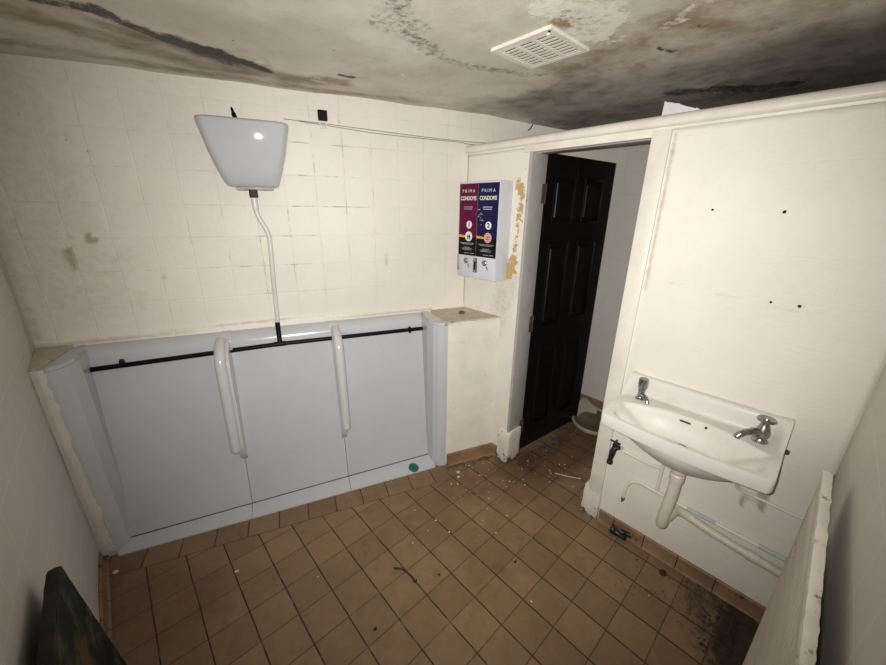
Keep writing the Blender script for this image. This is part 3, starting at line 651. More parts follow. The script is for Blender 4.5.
# cistern
ci = root('cistern', 'pale grey high-level ceramic cistern above the middle urinal', 'cistern', wa(-1.188, 0.003, 1.705), TH)
def rrect(w2, d0, d1, r, n=6):
    """outline in (x, depth) with rounded front corners; d0 wall side, d1 front"""
    p = [(w2, d0)]
    for k in range(n+1): a = PI/2*k/n; p.append((w2-r+r*math.cos(a), d1-r+r*math.sin(a)))
    for k in range(n+1): a = PI/2+PI/2*k/n; p.append((-w2+r+r*math.cos(a), d1-r+r*math.sin(a)))
    p.append((-w2, d0)); return p
lv = [(0.0, 0.096, 0.105, 0.03), (0.005, 0.108, 0.128, 0.035), (0.016, 0.115, 0.142, 0.04), (0.07, 0.134, 0.166, 0.04), (0.14, 0.155, 0.185, 0.04), (0.20, 0.168, 0.195, 0.04), (0.245, 0.178, 0.200, 0.04), (0.258, 0.180, 0.201, 0.04), (0.266, 0.178, 0.196, 0.04), (0.270, 0.168, 0.186, 0.04), (0.271, 0.15, 0.17, 0.035)]
bm = nb(); rings = []
for z, w2, d, r_ in lv: rings.append([bm.verts.new((x, -y, z)) for x, y in rrect(w2, 0.0, d, r_)])
for a, b in zip(rings, rings[1:]):
    for k in range(len(a)): bm.faces.new((a[k], a[(k+1) % len(a)], b[(k+1) % len(b)], b[k]))
bm.faces.new(rings[0][::-1]); bm.faces.new(rings[-1])
link_bm('tank', bm, M['cistern'], ci, angle=50)
bm = nb(); box(bm, (-0.06, -0.115, -0.010), (0.085, -0.03, 0.002), 0.004); box(bm, (-0.075, -0.10, -0.014), (-0.03, -0.05, 0.0), 0.004); box(bm, (0.03, -0.11, -0.012), (0.06, -0.05, 0.0), 0.004)
link_bm('underside_bolts', bm, M['print_grey'], ci)
bm = nb(); lathe(bm, [(0.017, -0.045), (0.019, -0.04), (0.019, -0.012), (0.022, -0.010), (0.022, 0.0)], (-0.006, -0.067, 0), (0, 0, 1), 10); link_bm('outlet_nut', bm, M['rust'], ci)
bm = nb(); tube(bm, smooth_path([(-0.03, -0.05, 0.27), (-0.038, -0.05, 0.30), (-0.046, -0.048, 0.335)], 4), [0.011]*3+[0.010]*3+[0.006]*2+[0.003], 10); link_bm('flush_lever', bm, M['black'], ci)

# ------------------------------------------------------------------ vending machine (local: x to viewer's right, y into wall C)
RC = -PI/2
def cpt(y, x, z): return (x, y, z)
vm = root('vending_machine', 'white wall-mounted vending machine with maroon and navy panels by the doorway', 'vending machine', (XC, 0.126, 1.232), RC)
W2 = 0.153; DP = 0.112; HH = 0.54
bm = nb(); box(bm, (-W2, -DP, 0), (W2, -0.0005, HH), 0.005, 2); link_bm('case', bm, M['machine_white'], vm)
FY = -DP-0.001
def plate(name, x0, x1, z0, z1, mat, par, y=FY, t=0.0015):
    bm = nb(); box(bm, (x0, y-t, z0), (x1, y+0.001, z1)); return link_bm(name, bm, mat, par, smooth=False)
def disc(name, x, z, r, mat, par, y=FY-0.0016, t=0.0006, sx=1.0):
    bm = nb(); lathe(bm, [(r, 0), (r, t)], (x, y, z), (0, -1, 0), 28); return link_bm(name, bm, mat, par, smooth=False)
ZB, ZM, ZT = 0.130, 0.238, HH-0.012
for (x0, x1, mt, nm, num, lab) in ((-W2+0.012, -0.0015, M['maroon'], 'maroon_panel', '1', 0), (0.0015, W2-0.004, M['navy'], 'navy_panel', '2', 1)):
    pn = plate(nm, x0, x1, ZM, ZT, mt, vm); xc = (x0+x1)/2
    lp = plate('black_panel', x0, x1, ZB, ZM, M['panel_black'], vm)
    text_mesh('heading', 'P R I M A', 0.025, M['print_white'], pn, (xc, FY-0.0018, ZT-0.040), -0.0002, 1.0)
    text_mesh('title', 'CONDOMS', 0.0300, M['print_white'], pn, (xc, FY-0.0018, ZT-0.079), 0.0006, 0.80)
    bm = nb()
    for k, wd in enumerate((0.068, 0.062)): box(bm, (xc-wd/2, FY-0.0022, ZT-0.127-k*0.011), (xc+wd/2, FY-0.0015, ZT-0.1225-k*0.011))
    link_bm('small_print', bm, M['print_grey'], pn, smooth=False)
    dd = disc('number_disc', xc+0.012, ZT-0.222, 0.0215, M['print_white'], pn)
    text_mesh('number', num, 0.036, M['panel_black'], dd, (xc+0.012, FY-0.0026, ZT-0.222), 0.001)
    bm = nb()
    for i in range(10):
        pass
    prism(bm, [(x0, ZM+0.010), (xc-0.004, ZM+0.004), (xc-0.004, ZM-0.006), (x0, ZM-0.005)], lambda u, v, t: (u, t, v), FY-0.0022, FY-0.001); link_bm('gold_stripe', bm, M['print_gold'], pn, smooth=False)
    pd = disc('picture_disc', xc+0.012, ZM+0.002, 0.028, M['print_white'] if lab == 0 else M['print_pink'], pn, y=FY-0.0022)
    bm = nb()
    if lab == 0:
        for q, rz_ in ((-0.006, 0.010), (0.007, 0.013)): lathe(bm, [(rz_*0.55, 0), (rz_*0.55, 0.0005)], (xc+0.012+q, FY-0.0028, ZM+0.001), (0, -1, 0), 12); box(bm, (xc+0.012+q-0.003, FY-0.0033, ZM-0.016), (xc+0.012+q+0.003, FY-0.0026, ZM+0.012))
        link_bm('picture_mark', bm, M['panel_black'], pd, smooth=False)
    else:
        for q in range(4): lathe(bm, [(0.004, 0), (0.004, 0.0005)], (xc+0.004+q*0.006, FY-0.0028, ZM-0.006+(q % 2)*0.013), (0, -1, 0), 10)
        link_bm('picture_mark', bm, M['maroon'], pd, smooth=False)
    bm = nb()
    for zz, wd in ((0.200, 0.112), (0.1935, 0.090), (0.175, 0.05), (0.168, 0.085), (0.1615, 0.075), (0.142, 0.040)):
        box(bm, (xc-wd/2, FY-0.0022, zz), (xc+wd/2, FY-0.0015, zz+0.0028))
    box(bm, (xc+0.028, FY-0.0022, 0.142), (xc+0.058, FY-0.0015, 0.146))
    link_bm('small_print', bm, M['print_grey'], lp, smooth=False)
    bm = nb(); lathe(bm, [(0.017, 0), (0.017, 0.006), (0.013, 0.009)], (xc-0.004, FY+0.001, 0.098), (0, -1, 0), 20); tube(bm, [(xc+0.014, FY-0.004, 0.080), (xc+0.026, FY-0.006, 0.060)], 0.0028, 8)
    link_bm('coin_knob', bm, M['chrome'], vm)
bm = nb(); box(bm, (-0.016, FY-0.004, 0.035), (0.014, FY+0.002, 0.120), 0.002)
sl = link_bm('coin_tray', bm, M['chrome'], vm)
bm = nb(); box(bm, (-0.006, FY-0.0055, 0.05), (0.005, FY-0.003, 0.10)); link_bm('tray_slot', bm, M['dark'], sl)
bm = nb(); box(bm, (-W2+0.004, FY-0.002, 0.035), (-W2+0.020, FY+0.001, 0.125)); link_bm('side_plate', bm, M['print_grey'], vm)
bm = nb(); lathe(bm, [(0.008, 0), (0.008, 0.008), (0.005, 0.012)], (-0.002, FY, ZT-0.165), (0, -1, 0), 14); link_bm('lock', bm, M['rust'], vm)
bm = nb(); random.seed(4)
for k in range(16):
    x, z = 0.022+random.gauss(0, 0.012), ZT-0.175+random.gauss(0, 0.028); box(bm, (x-0.002, FY-0.0024, z-0.002), (x+random.uniform(0.001, 0.006), FY-0.0014, z+random.uniform(0.001, 0.004)))
link_bm('scratches', bm, M['print_grey'], vm, smooth=False)

# ------------------------------------------------------------------ wash basin
BW = 0.553; BD = 0.342; BY = -1.082
ba = root('wash_basin', 'white ceramic wall-hung basin with two taps on the right wall', 'basin', (XC, BY, 0), RC)
ZS = 0.832
def sst(a, b, x): 
    t = max(0, min(1, (x-a)/(b-a))); return t*t*(3-2*t)
def basin_top(x, v):
    ax = abs(x)/(BW/2)
    e = sst(0.80, 1.0, ax)
    # splashback with a cove; cove widens at the ends
    c0 = 0.022; c1 = 0.050+0.09*e
    up_ = 0.080*(1-sst(c0, c1, v)) 
    z = ZS + up_ + 0.006*e*(1-sst(0.2, 0.33, v))
    z -= 0.010*sst(0.20, BD, v)*0.6
    # bowl outline: wide at the front, narrower at the back between the taps
    back = 0.103; front = BD-0.016
    cv = (back+front)/2; hv = (front-back)/2
    tv = (v-cv)/hv
    hw = 0.243 - 0.055*sst(0.55, -0.8, -(-tv))*0  # half width
    hw = 0.252 - 0.092*sst(-0.25, -0.95, tv) if tv < -0.25 else 0.252
    q = (abs(x)/hw)**3.6 + abs(tv)**(3.0 if tv < 0 else 5.0)
    if q < 1:
        s = 1-q**(1/3.1)
        # long sloping back, steep front and ends
        dep = 0.078*sst(0, 0.62-0.25*sst(0.0, 0.6, tv), s)
        z -= dep + 0.012*sst(0, 0.12, s)
    return z
def outline(t, inset=0.):
    return None
NX, NV = 120, 72
def plan(i, j):
    """grid -> plan position with rounded front corners and slightly bowed front"""
    x = -BW/2 + BW*i/NX; v = BD*j/NV
    ax = abs(x)/(BW/2)
    bow = 0.022*(1-ax*ax)
    rc = 0.012; k = max(0, abs(x)-(BW/2-rc))/rc
    fr = BD - 0.022 + bow - rc*(1-math.sqrt(max(0, 1-k*k)))*0.9
    return x*(1-0.012*(1-v/BD)*0), v/BD*fr
bm = nb(); G = []
for j in range(NV+1):
    row = []
    for i in range(NX+1):
        x, v = plan(i, j); z = basin_top(x, v)
        row.append(bm.verts.new((x, -v, z)))
    G.append(row)
for j in range(NV):
    for i in range(NX): bm.faces.new((G[j][i], G[j][i+1], G[j+1][i+1], G[j+1][i]))
# apron and underside: rings from the outline
edge = [G[0][i] for i in range(NX+1)] + [G[j][NX] for j in range(1, NV+1)] + [G[NV][i] for i in range(NX-1, -1, -1)] + [G[j][0] for j in range(NV-1, 0, -1)]
def ring(fn):
    return [bm.verts.new(fn(v.co)) for v in edge]
cx_, cy_ = 0.0, -0.165
def und(co, k, dz):
    p = Vector((cx_ + (co.x-cx_)*k, cy_ + (co.y-cy_)*k, 0)); return p
def zap(co): return 0.772 - 0.075*(1-sst(0.0, 0.30, -co.y))      # lower edge of the apron drops toward the wall
r1 = ring(lambda co: (cx_+(co.x)*1.006, min(0, cy_+(co.y-cy_)*1.006), co.z-0.005))
r2 = ring(lambda co: (co.x*1.004, min(0, cy_+(co.y-cy_)*1.004), zap(co)+0.008))
r3 = ring(lambda co: (co.x*0.992, min(0, cy_+(co.y-cy_)*0.992), zap(co)))
r4 = ring(lambda co: (co.x*0.95, min(0, cy_+(co.y-cy_)*0.93), zap(co)+0.004))
rr = [edge, r1, r2, r3, r4]
def under(co, k, z, t):
    x = co.x; y = co.y-cy_; th = math.atan2(y/0.17, x/(BW/2))
    ex, ey = BW/2*0.93*math.cos(th), 0.155*math.sin(th)
    rx, ry = x*0.95, y*0.93
    return ((rx*(1-t)+ex*t)*k, min(-0.002, cy_-0.01*t+(ry*(1-t)+ey*t)*k), z)
for k, z, t in ((0.98, 0.764, 0.6), (0.93, 0.742, 0.9), (0.84, 0.720, 1), (0.70, 0.697, 1), (0.52, 0.671, 1), (0.33, 0.648, 1), (0.2, 0.636, 1), (0.08, 0.622, 1)):
    rr.append(ring(lambda co, k=k, z=z, t=t: under(co, k, z, t)))
for a, b in zip(rr, rr[1:]):
    for k in range(len(a)): bm.faces.new((a[k], a[(k+1) % len(a)], b[(k+1) % len(b)], b[k]))
bm.faces.new(rr[-1])
link_bm('bowl', bm, M['basin'], ba, angle=60)
# overflow slot, chain hole
def on_basin(x, v): 
    return Vector((x, -v, basin_top(x, v)))
def surf_frame(x, v):
    p = on_basin(x, v); a = on_basin(x, v+0.004)-p; a.normalize(); nn = Vector((1, 0, 0)).cross(a).normalized()
    if nn.z < 0: nn = -nn
    return p, a, nn
p, a, nn = surf_frame(-0.020, 0.117)
bm = nb(); tube(bm, [p+nn*0.0005+Vector((-0.020+0.004*k, 0, 0)) for k in range(11)], [0.002]+[0.0042]*9+[0.002], 10); link_bm('overflow_slot', bm, M['rust'], ba)
p, a, nn = surf_frame(0.050, 0.114)
bm = nb(); lathe(bm, [(0.0045, -0.001), (0.005, 0.0012), (0.003, 0.0015)], p, nn, 14); link_bm('chain_hole', bm, M['dark'], ba)
bm = nb(); lathe(bm, [(0.022, 0.0), (0.023, 0.002), (0.014, 0.001)], (0, -0.20, basin_top(0, 0.20)+0.001), (0, 0, 1), 20); link_bm('waste_outlet', bm, M['chrome'], ba)
for (x, y, z) in ((0.283, -0.03, 0.795), (0.256, -0.10, 0.655)):
    bm = nb(); lathe(bm, [(0.004, -0.01), (0.009, -0.008), (0.010, 0.004), (0.006, 0.010)], (x, y, z), (1, 0, 0), 9); link_bm('rusty_bracket', bm, M['rust'], ba)
# taps
def tap_left():
    x, v = -0.207, 0.090; z0 = basin_top(x, v)
    bm = nb(); lathe(bm, [(0.021, 0), (0.021, 0.006), (0.016, 0.010), (0.0135, 0.014), (0.0135, 0.040), (0.015, 0.042), (0.015, 0.052)], (x, -v, z0-0.002), (0, 0, 1), 20)
    t = link_bm('tap', bm, M['chrome'], ba); t['label'] = 'grey push-top tap at the doorway end'
    bm = nb(); tube(bm, smooth_path([(x, -v-0.003, z0+0.020), (x+0.018, -v-0.014, z0+0.022), (x+0.034, -v-0.026, z0+0.016), (x+0.040, -v-0.032, z0+0.002)], 5), [0.010]*8+[0.0085]*8, 12); link_bm('spout', bm, M['chrome'], t)
    bm = nb(); lathe(bm, [(0.018, 0.053), (0.0195, 0.056), (0.0195, 0.090), (0.0185, 0.097), (0.014, 0.100), (0.004, 0.101)], (x, -v, z0), (0, 0, 1), 12); link_bm('push_head', bm, M['chrome'], t)
def tap_right():
    x, v = 0.207, 0.090; z0 = basin_top(x, v)
    bm = nb(); lathe(bm, [(0.025, 0), (0.025, 0.005), (0.020, 0.010), (0.018, 0.016), (0.022, 0.026), (0.0235, 0.036), (0.021, 0.050), (0.016, 0.064), (0.012, 0.074), (0.011, 0.082)], (x, -v, z0-0.002), (0, 0, 1), 24)
    t = link_bm('tap', bm, M['chrome'], ba); t['label'] = 'chrome pillar tap at the end away from the doorway'
    bm = nb(); tube(bm, smooth_path([(x-0.004, -v-0.005, z0+0.034), (x-0.025, -v-0.030, z0+0.040), (x-0.045, -v-0.052, z0+0.036), (x-0.058, -v-0.066, z0+0.022), (x-0.060, -v-0.068, z0+0.014)], 5), [0.015]*6+[0.012]*8+[0.011]*7, 14); link_bm('spout', bm, M['chrome'], t)
    bm = nb(); lathe(bm, [(0.010, 0.080), (0.026, 0.083), (0.029, 0.086), (0.029, 0.091), (0.026, 0.094), (0.017, 0.090), (0.010, 0.089), (0.008, 0.094), (0.002, 0.095)], (x, -v, z0), (0, 0, 1), 10); link_bm('cap_handle', bm, M['chrome'], t)
tap_left(); tap_right()

# waste pipe (bottle-like trap and run along the wall)
wp = root('waste_pipe', 'ivory plastic waste pipe hanging from the basin and running right along the wall', 'pipe', (XC, -1.085, 0), RC)
bm = nb(); tube(bm, [(0.004, -0.150, 0.620), (0.004, -0.150, 0.50), (-0.004, -0.150, 0.36), (-0.006, -0.148, 0.315), (-0.006, -0.148, 0.300), (-0.006, -0.148, 0.292)], [0.0235, 0.023, 0.0235, 0.0235, 0.018, 0.008], 20); link_bm('trap_body', bm, M['waste_pvc'], wp, angle=60)
bm = nb(); lathe(bm, [(0.0245, 0.555), (0.0275, 0.558), (0.0280, 0.588), (0.025, 0.592), (0.030, 0.606), (0.031, 0.620)], (0.004, -0.150, 0), (0, 0, 1), 20); link_bm('trap_nut', bm, M['waste_pvc'], wp)
bm = nb(); tube(bm, smooth_path([(0.004, -0.142, 0.345), (0.012, -0.10, 0.345), (0.022, -0.055, 0.340), (0.06, -0.032, 0.328), (0.15, -0.030, 0.310), (0.26, -0.030, 0.298), (0.412, -0.030, 0.285)], 6), 0.0185, 16); link_bm('pipe_run', bm, M['waste_pvc'], wp)
bm = nb(); lathe(bm, [(0.020, -0.02), (0.0215, -0.018), (0.0215, 0.018), (0.020, 0.02)], (0.30, -0.030, 0.2945), (1, 0, -0.09), 16); link_bm('coupling', bm, M['waste_pvc'], wp)

def L3(y, off, z): return (-(y)-1.085, -off, z)      # world y -> local x of the same frame
cp = root('supply_pipe', 'thin white painted water pipes with green corrosion under the basin', 'pipe', (XC, -1.085, 0), RC)
bm = nb(); tube(bm, smooth_path([L3(-0.80, 0.016, 0.492), L3(-0.86, 0.012, 0.486), L3(-0.95, 0.012, 0.482), L3(-0.985, 0.012, 0.484), L3(-1.005, 0.012, 0.490)], 6), 0.0075, 12)
tube(bm, smooth_path([L3(-1.008, 0.012, 0.70), L3(-1.008, 0.012, 0.5), L3(-1.008, 0.012, 0.352)], 4), 0.0075, 12); link_bm('branch_pipe', bm, M['copper_painted'], cp)
bm = nb(); tube(bm, smooth_path([L3(-0.877, 0.02, 0.235), L3(-0.877, 0.02, 0.27), L3(-0.884, 0.016, 0.315), L3(-0.905, 0.014, 0.345), L3(-0.935, 0.012, 0.358), L3(-0.97, 0.012, 0.356), L3(-1.05, 0.012, 0.352), L3(-1.08, 0.012, 0.350)], 6), 0.0085, 12); link_bm('hooked_pipe', bm, M['copper_painted'], cp)
bm = nb(); tube(bm, [L3(-0.877, 0.02, 0.236), L3(-0.877, 0.02, 0.222), L3(-0.876, 0.021, 0.214), L3(-0.874, 0.022, 0.205)], [0.0095, 0.0095, 0.006, 0.004], 10); link_bm('brass_tip', bm, M['brass_tip'], cp)
bm = nb(); tube(bm, [L3(-1.07, 0.012, 0.351), L3(-1.14, 0.012, 0.3495)], 0.0085, 12); link_bm('lower_pipe', bm, M['copper_painted'], cp); bm = nb(); tube(bm, [L3(-1.24, 0.012, 0.348), L3(-1.40, 0.012, 0.345)], 0.0078, 12); link_bm('lower_pipe', bm, M['copper_painted'], cp)
bm = nb(); tube(bm, [L3(-1.135, 0.012, 0.3495), L3(-1.19, 0.012, 0.3487), L3(-1.245, 0.012, 0.348)], 0.0086, 12); o = link_bm('corroded_length', bm, M['verdigris'], cp); o['label'] = 'green corroded length of pipe'; bm = nb(); tube(bm, [L3(-1.39, 0.012, 0.345), L3(-1.497, 0.012, 0.3435)], 0.0095, 12)
o = link_bm('corroded_length', bm, M['verdigris'], cp); o['label'] = 'green corroded length of pipe'
bm = nb(); tube(bm, smooth_path([L3(-1.27, 0.05, 0.72), L3(-1.268, 0.045, 0.62), L3(-1.272, 0.03, 0.575), L3(-1.30, 0.016, 0.556), L3(-1.36, 0.012, 0.552), L3(-1.497, 0.012, 0.546)], 6), 0.0065, 12); link_bm('upper_pipe', bm, M['copper_painted'], cp)

sv = root('stop_tap', 'black stop tap with cross handle on the wall under the basin by the door post', 'tap', (XC, -0.795, 0.478), RC)
bm = nb(); tube(bm, [(0.02, -0.016, 0.022), (0.0, -0.030, 0.018), (-0.004, -0.036, -0.005), (-0.008, -0.040, -0.05), (-0.010, -0.042, -0.066)], [0.010, 0.016, 0.015, 0.012, 0.011], 12); lathe(bm, [(0.014, 0.0), (0.016, 0.006), (0.016, 0.014), (0.012, 0.018)], (-0.008, -0.040, -0.075), (0, 0, 1), 8)
box(bm, (-0.016, -0.030, 0.0), (0.012, -0.0005, 0.030), 0.005); link_bm('valve_body', bm, M['black_tap'], sv)
bm = nb(); lathe(bm, [(0.010, 0), (0.008, 0.012), (0.005, 0.028)], (-0.001, -0.034, 0.024), (0, 0, 1), 12); tube(bm, [(-0.026, -0.034, 0.053), (0.024, -0.034, 0.053)], 0.0048, 10); tube(bm, [(-0.001, -0.058, 0.053), (-0.001, -0.012, 0.053)], 0.0048, 10); link_bm('cross_handle', bm, M['black_tap'], sv)
bm = nb(); tube(bm, [(0.014, -0.014, 0.022), (0.032, -0.014, 0.021)], 0.0105, 8); link_bm('corroded_nut', bm, M['verdigris'], sv)

# ------------------------------------------------------------------ ceiling vent
zc = ZC-0.006
V = [Vector((0.706, -0.321, 0)), Vector((0.698, -0.561, 0)), Vector((0.930, -0.566, 0)), Vector((0.940, -0.325, 0))]
vc = sum(V, Vector())/4
cv = root('ceiling_vent', 'square white louvred vent on the stained ceiling', 'vent', (vc.x, vc.y, zc), math.radians(-1.0))
bm = nb(); h2 = 0.119
for (x0, x1, y0, y1) in ((-h2, h2, -h2, -h2+0.020), (-h2, h2, h2-0.020, h2), (-h2, -h2+0.020, -h2+0.020, h2-0.020), (h2-0.020, h2, -h2+0.020, h2-0.020)): box(bm, (x0, y0, -0.005), (x1, y1, 0.0055), 0.0006, 1)
link_bm('vent_frame', bm, M['vent'], cv)
bm = nb(); box(bm, (-h2+0.012, -h2+0.012, 0.0035), (h2-0.012, h2-0.012, 0.0055)); link_bm('gap_shade_sheet', bm, M['vent_dark'], cv)  # near-black sheet paints in the shade between the slats
for k in range(9):
    y = -0.090+k*0.0225
    bm = nb(); box(bm, (y-0.0066, -h2+0.018, -0.0042), (y+0.0066, h2-0.018, -0.0025)); link_bm('slat', bm, M['vent'], cv)
for x in (-0.034, 0.034):
    bm = nb(); box(bm, (-h2+0.018, x-0.006, -0.0048), (h2-0.018, x+0.006, -0.001)); link_bm('crossbar', bm, M['vent'], cv)
bm = nb(); lathe(bm, [(0.007, 0), (0.006, 0.004)], (-0.09, -0.092, -0.0045), (0, 0, -1), 14); link_bm('pull_knob', bm, M['vent'], cv)
bm = nb(); lathe(bm, [(0.005, 0), (0.004, 0.002)], (-0.106, -0.106, -0.0050), (0, 0, -1), 10); link_bm('screw_hole', bm, M['dark'], cv)

# ------------------------------------------------------------------ wires and black box on the back wall
jb = root('junction_box', 'small black square box high on the back wall with bare fixing below', 'junction box', wa(-0.838, 0, 2.052), TH)
bm = nb(); box(bm, (-0.022, -0.020, -0.022), (0.022, -0.0005, 0.024), 0.002); link_bm('black_box', bm, M['dark'], jb)
bm = nb(); box(bm, (-0.018, -0.008, -0.048), (-0.012, -0.0005, -0.02)); box(bm, (0.012, -0.008, -0.056), (0.018, -0.0005, -0.02)); box(bm, (-0.016, -0.007, -0.056), (0.016, -0.0005, -0.046), 0.002); link_bm('fixing_bracket', bm, M['bare_plaster'], jb)
def wire(name, label, pts, r=0.0022):
    bm = nb(); tube(bm, smooth_path([tuple(wa(s, 0.006, z)) for s, z in pts], 6), r, 8); o = link_bm(name, bm, M['cable']); return tagp(o, label, 'cable', 'thin cables along the back wall')
wire('cable', 'upper thin cable strung across the back wall to the ceiling corner', [(-1.02, 2.022), (-0.85, 2.019), (-0.70, 2.014), (-0.43, 2.005), (-0.2, 1.999), (0.0, 1.998), (0.2, 2.004), (0.40, 2.015)], 0.0016)
wire('cable', 'lower thin cable sagging across the back wall to the partition rail', [(-0.95, 2.018), (-0.80, 2.010), (-0.6, 1.998), (-0.43, 1.994), (-0.2, 1.992), (-0.07, 1.990), (0.0, 1.985), (0.25, 1.990)], 0.0016)
def nail(label, p, r=0.004, nrm=(-1, 0, 0)):
    bm = nb(); lathe(bm, [(r*0.8, -0.004), (r*1.2, 0.001), (r, 0.004), (r*0.4, 0.005)], p, nrm, 8); return tagp(link_bm('wall_plug', bm, M['dark']), label, 'wall plug', 'small dark plugs left in the walls')
nail('small dark plug high on the basin wall, upper left of the pair nearest the ceiling', (XC, -0.955, 1.632), 0.0035)
nail('small dark plug high on the basin wall, right of the other high one', (XC, -1.158, 1.627), 0.0045)
nail('small dark plug midway up the basin wall, left of the close pair', (XC, -1.195, 1.322), 0.0035)
nail('small dark plug midway up the basin wall, right of the close pair', (XC, -1.270, 1.322), 0.0045)
bm = nb(); tube(bm, smooth_path([wa(0.40, 0.03, 2.12), wa(0.385, 0.035, 2.10), wa(0.37, 0.03, 2.085)], 4), 0.003, 6); tagp(link_bm('broken_wire', bm, M['dark']), 'short dark broken wire hanging at the ceiling corner over the partition rail', 'wire')

# ------------------------------------------------------------------ leaning boards
def board(name, label, p_top_far, along, length, foot_shift, thick, height, mface, medge, ridges, irregular, seed=1):
    """upright board: local x along its top edge, local z up, leaning; p_top_far = far end of its foot line"""
    return None
# white ridged board against the near wall; local x = -X world, local y = toward the near wall
wb = root('leaning_board', 'white peeling ridged board leaning on the right-hand wall under the basin', 'board', (0.97, -1.432, 0), PI)
HB = 0.913; LB = 1.15; TB = 0.017
def wbp(x, y, z): return (x, y + 0.010*(z/HB), z)
NXB = 300; NZB = 50
def bx0(z): return 0.205*(1-z/HB) + 0.004*nz(z*14, 3, 3)      # slanting far edge
def bz1(x): return HB - 0.045*x
bm = nb()
def face_grid(bm, yfn):
    g = []
    for j in range(NZB+1):
        row = []
        for i in range(NXB+1):
            z0 = HB*j/NZB; xa = bx0(z0); x = xa + (LB-xa)*i/NXB; row.append(bm.verts.new(wbp(x, yfn(i, z0), z0*bz1(x)/HB)))
        g.append(row)
    for j in range(NZB):
        for i in range(NXB): bm.faces.new((g[j][i], g[j][i+1], g[j+1][i+1], g[j+1][i]))
    return g
ga = face_grid(bm, lambda i, z: (0.006 if i % 10 in (0, 1) else (-0.002 if i % 10 in (5, 6) else 0.0)) if 7 < i and z < HB-0.05 else 0.)
gb = face_grid(bm, lambda i, z: TB)
ea = ga[0]+[r_[-1] for r_ in ga[1:]]+ga[-1][-2::-1]+[r_[0] for r_ in ga[-2:0:-1]]
eb = gb[0]+[r_[-1] for r_ in gb[1:]]+gb[-1][-2::-1]+[r_[0] for r_ in gb[-2:0:-1]]
for k in range(len(ea)): bm.faces.new((ea[k], ea[(k+1) % len(ea)], eb[(k+1) % len(eb)], eb[k]))
link_bm('ridged_panel', bm, M['board_white'], wb, angle=40)
bm = nb(); g = []
for i in range(161):
    x = 0.002+(LB-0.002)*i/160; e = nz(x*25, 1, 2)*0.0010+nz(x*60, 3, 2)*0.0007; zt = bz1(x)
    g.append([bm.verts.new(wbp(x, -0.002+e, zt-0.012)), bm.verts.new(wbp(x, -0.001+e, zt+0.004+e*0.6)), bm.verts.new(wbp(x, TB*0.5, zt+0.007+e)), bm.verts.new(wbp(x, TB+0.002-e*2.0, zt+0.004)), bm.verts.new(wbp(x, TB+0.001-e, zt-0.014))])
for a, b in zip(g, g[1:]):
    for k in range(5): bm.faces.new((a[k], a[(k+1) % 5], b[(k+1) % 5], b[k]))
bm.faces.new(g[0][::-1]); bm.faces.new(g[-1])
o = link_bm('top_edge', bm, M['board_edge'], wb, angle=50); o['label'] = 'thick chipped white top edge with rusty spots'

# dark green board against the left wall
gbd = root('leaning_board', 'dark mossy green board leaning on the left wall', 'board', (-0.680, -0.105, 0), -PI/2)
# local x = -Y world, local y = +X world
HG = 0.705; LG = 0.95; TG = 0.026
def gbp(x, y, z): return (x - 0.165*(1-z/HG), y - 0.012*(z/HG), z)
bm = nb(); NI, NJ = 60, 36
def topz(i): 
    x = LG*i/NI; return HG - 0.004*max(0, nz(x*12, 2, 9)) - 0.02*x - (0.006 if i == 0 else 0)
for side in (0, 1):
    g = [[bm.verts.new(gbp(LG*i/NI + 0.004*nz(j*0.5, i*0.3, 3)*(1 if i == 0 else 0), (0.0 if side == 0 else -TG)+nz(i*0.3, j*0.3, side)*0.0015, topz(i)*j/NJ)) for i in range(NI+1)] for j in range(NJ+1)]
    for j in range(NJ):
        for i in range(NI): bm.faces.new((g[j][i], g[j][i+1], g[j+1][i+1], g[j+1][i]))
    E_ = g[0]+[r_[-1] for r_ in g[1:]]+g[-1][-2::-1]+[r_[0] for r_ in g[-2:0:-1]]
    if side == 0: E0 = E_
for k in range(len(E0)): bm.faces.new((E0[k], E0[(k+1) % len(E0)], E_[(k+1) % len(E_)], E_[k]))
link_bm('panel', bm, M['board_green'], gbd, angle=40)
bm = nb(); g = []
for i in range(121):
    x = LG*i/120; e = nz(x*22, 5, 2)*0.0025
    zt = topz(i*NI//120)
    g.append([bm.verts.new(gbp(x, 0.001+e*0.5, zt-0.006)), bm.verts.new(gbp(x, -0.002+e, zt+0.003+e*0.3)), bm.verts.new(gbp(x, -TG*0.5, zt+0.005-e*0.5)), bm.verts.new(gbp(x, -TG-e, zt+0.002)), bm.verts.new(gbp(x, -TG-0.001, zt-0.006))])
for a, b in zip(g, g[1:]):
    for k in range(5): bm.faces.new((a[k], a[(k+1) % 5], b[(k+1) % 5], b[k]))
bm.faces.new(g[0][::-1]); bm.faces.new(g[-1])
link_bm('rotten_edge', bm, M['board_green_edge'], gbd, angle=50)

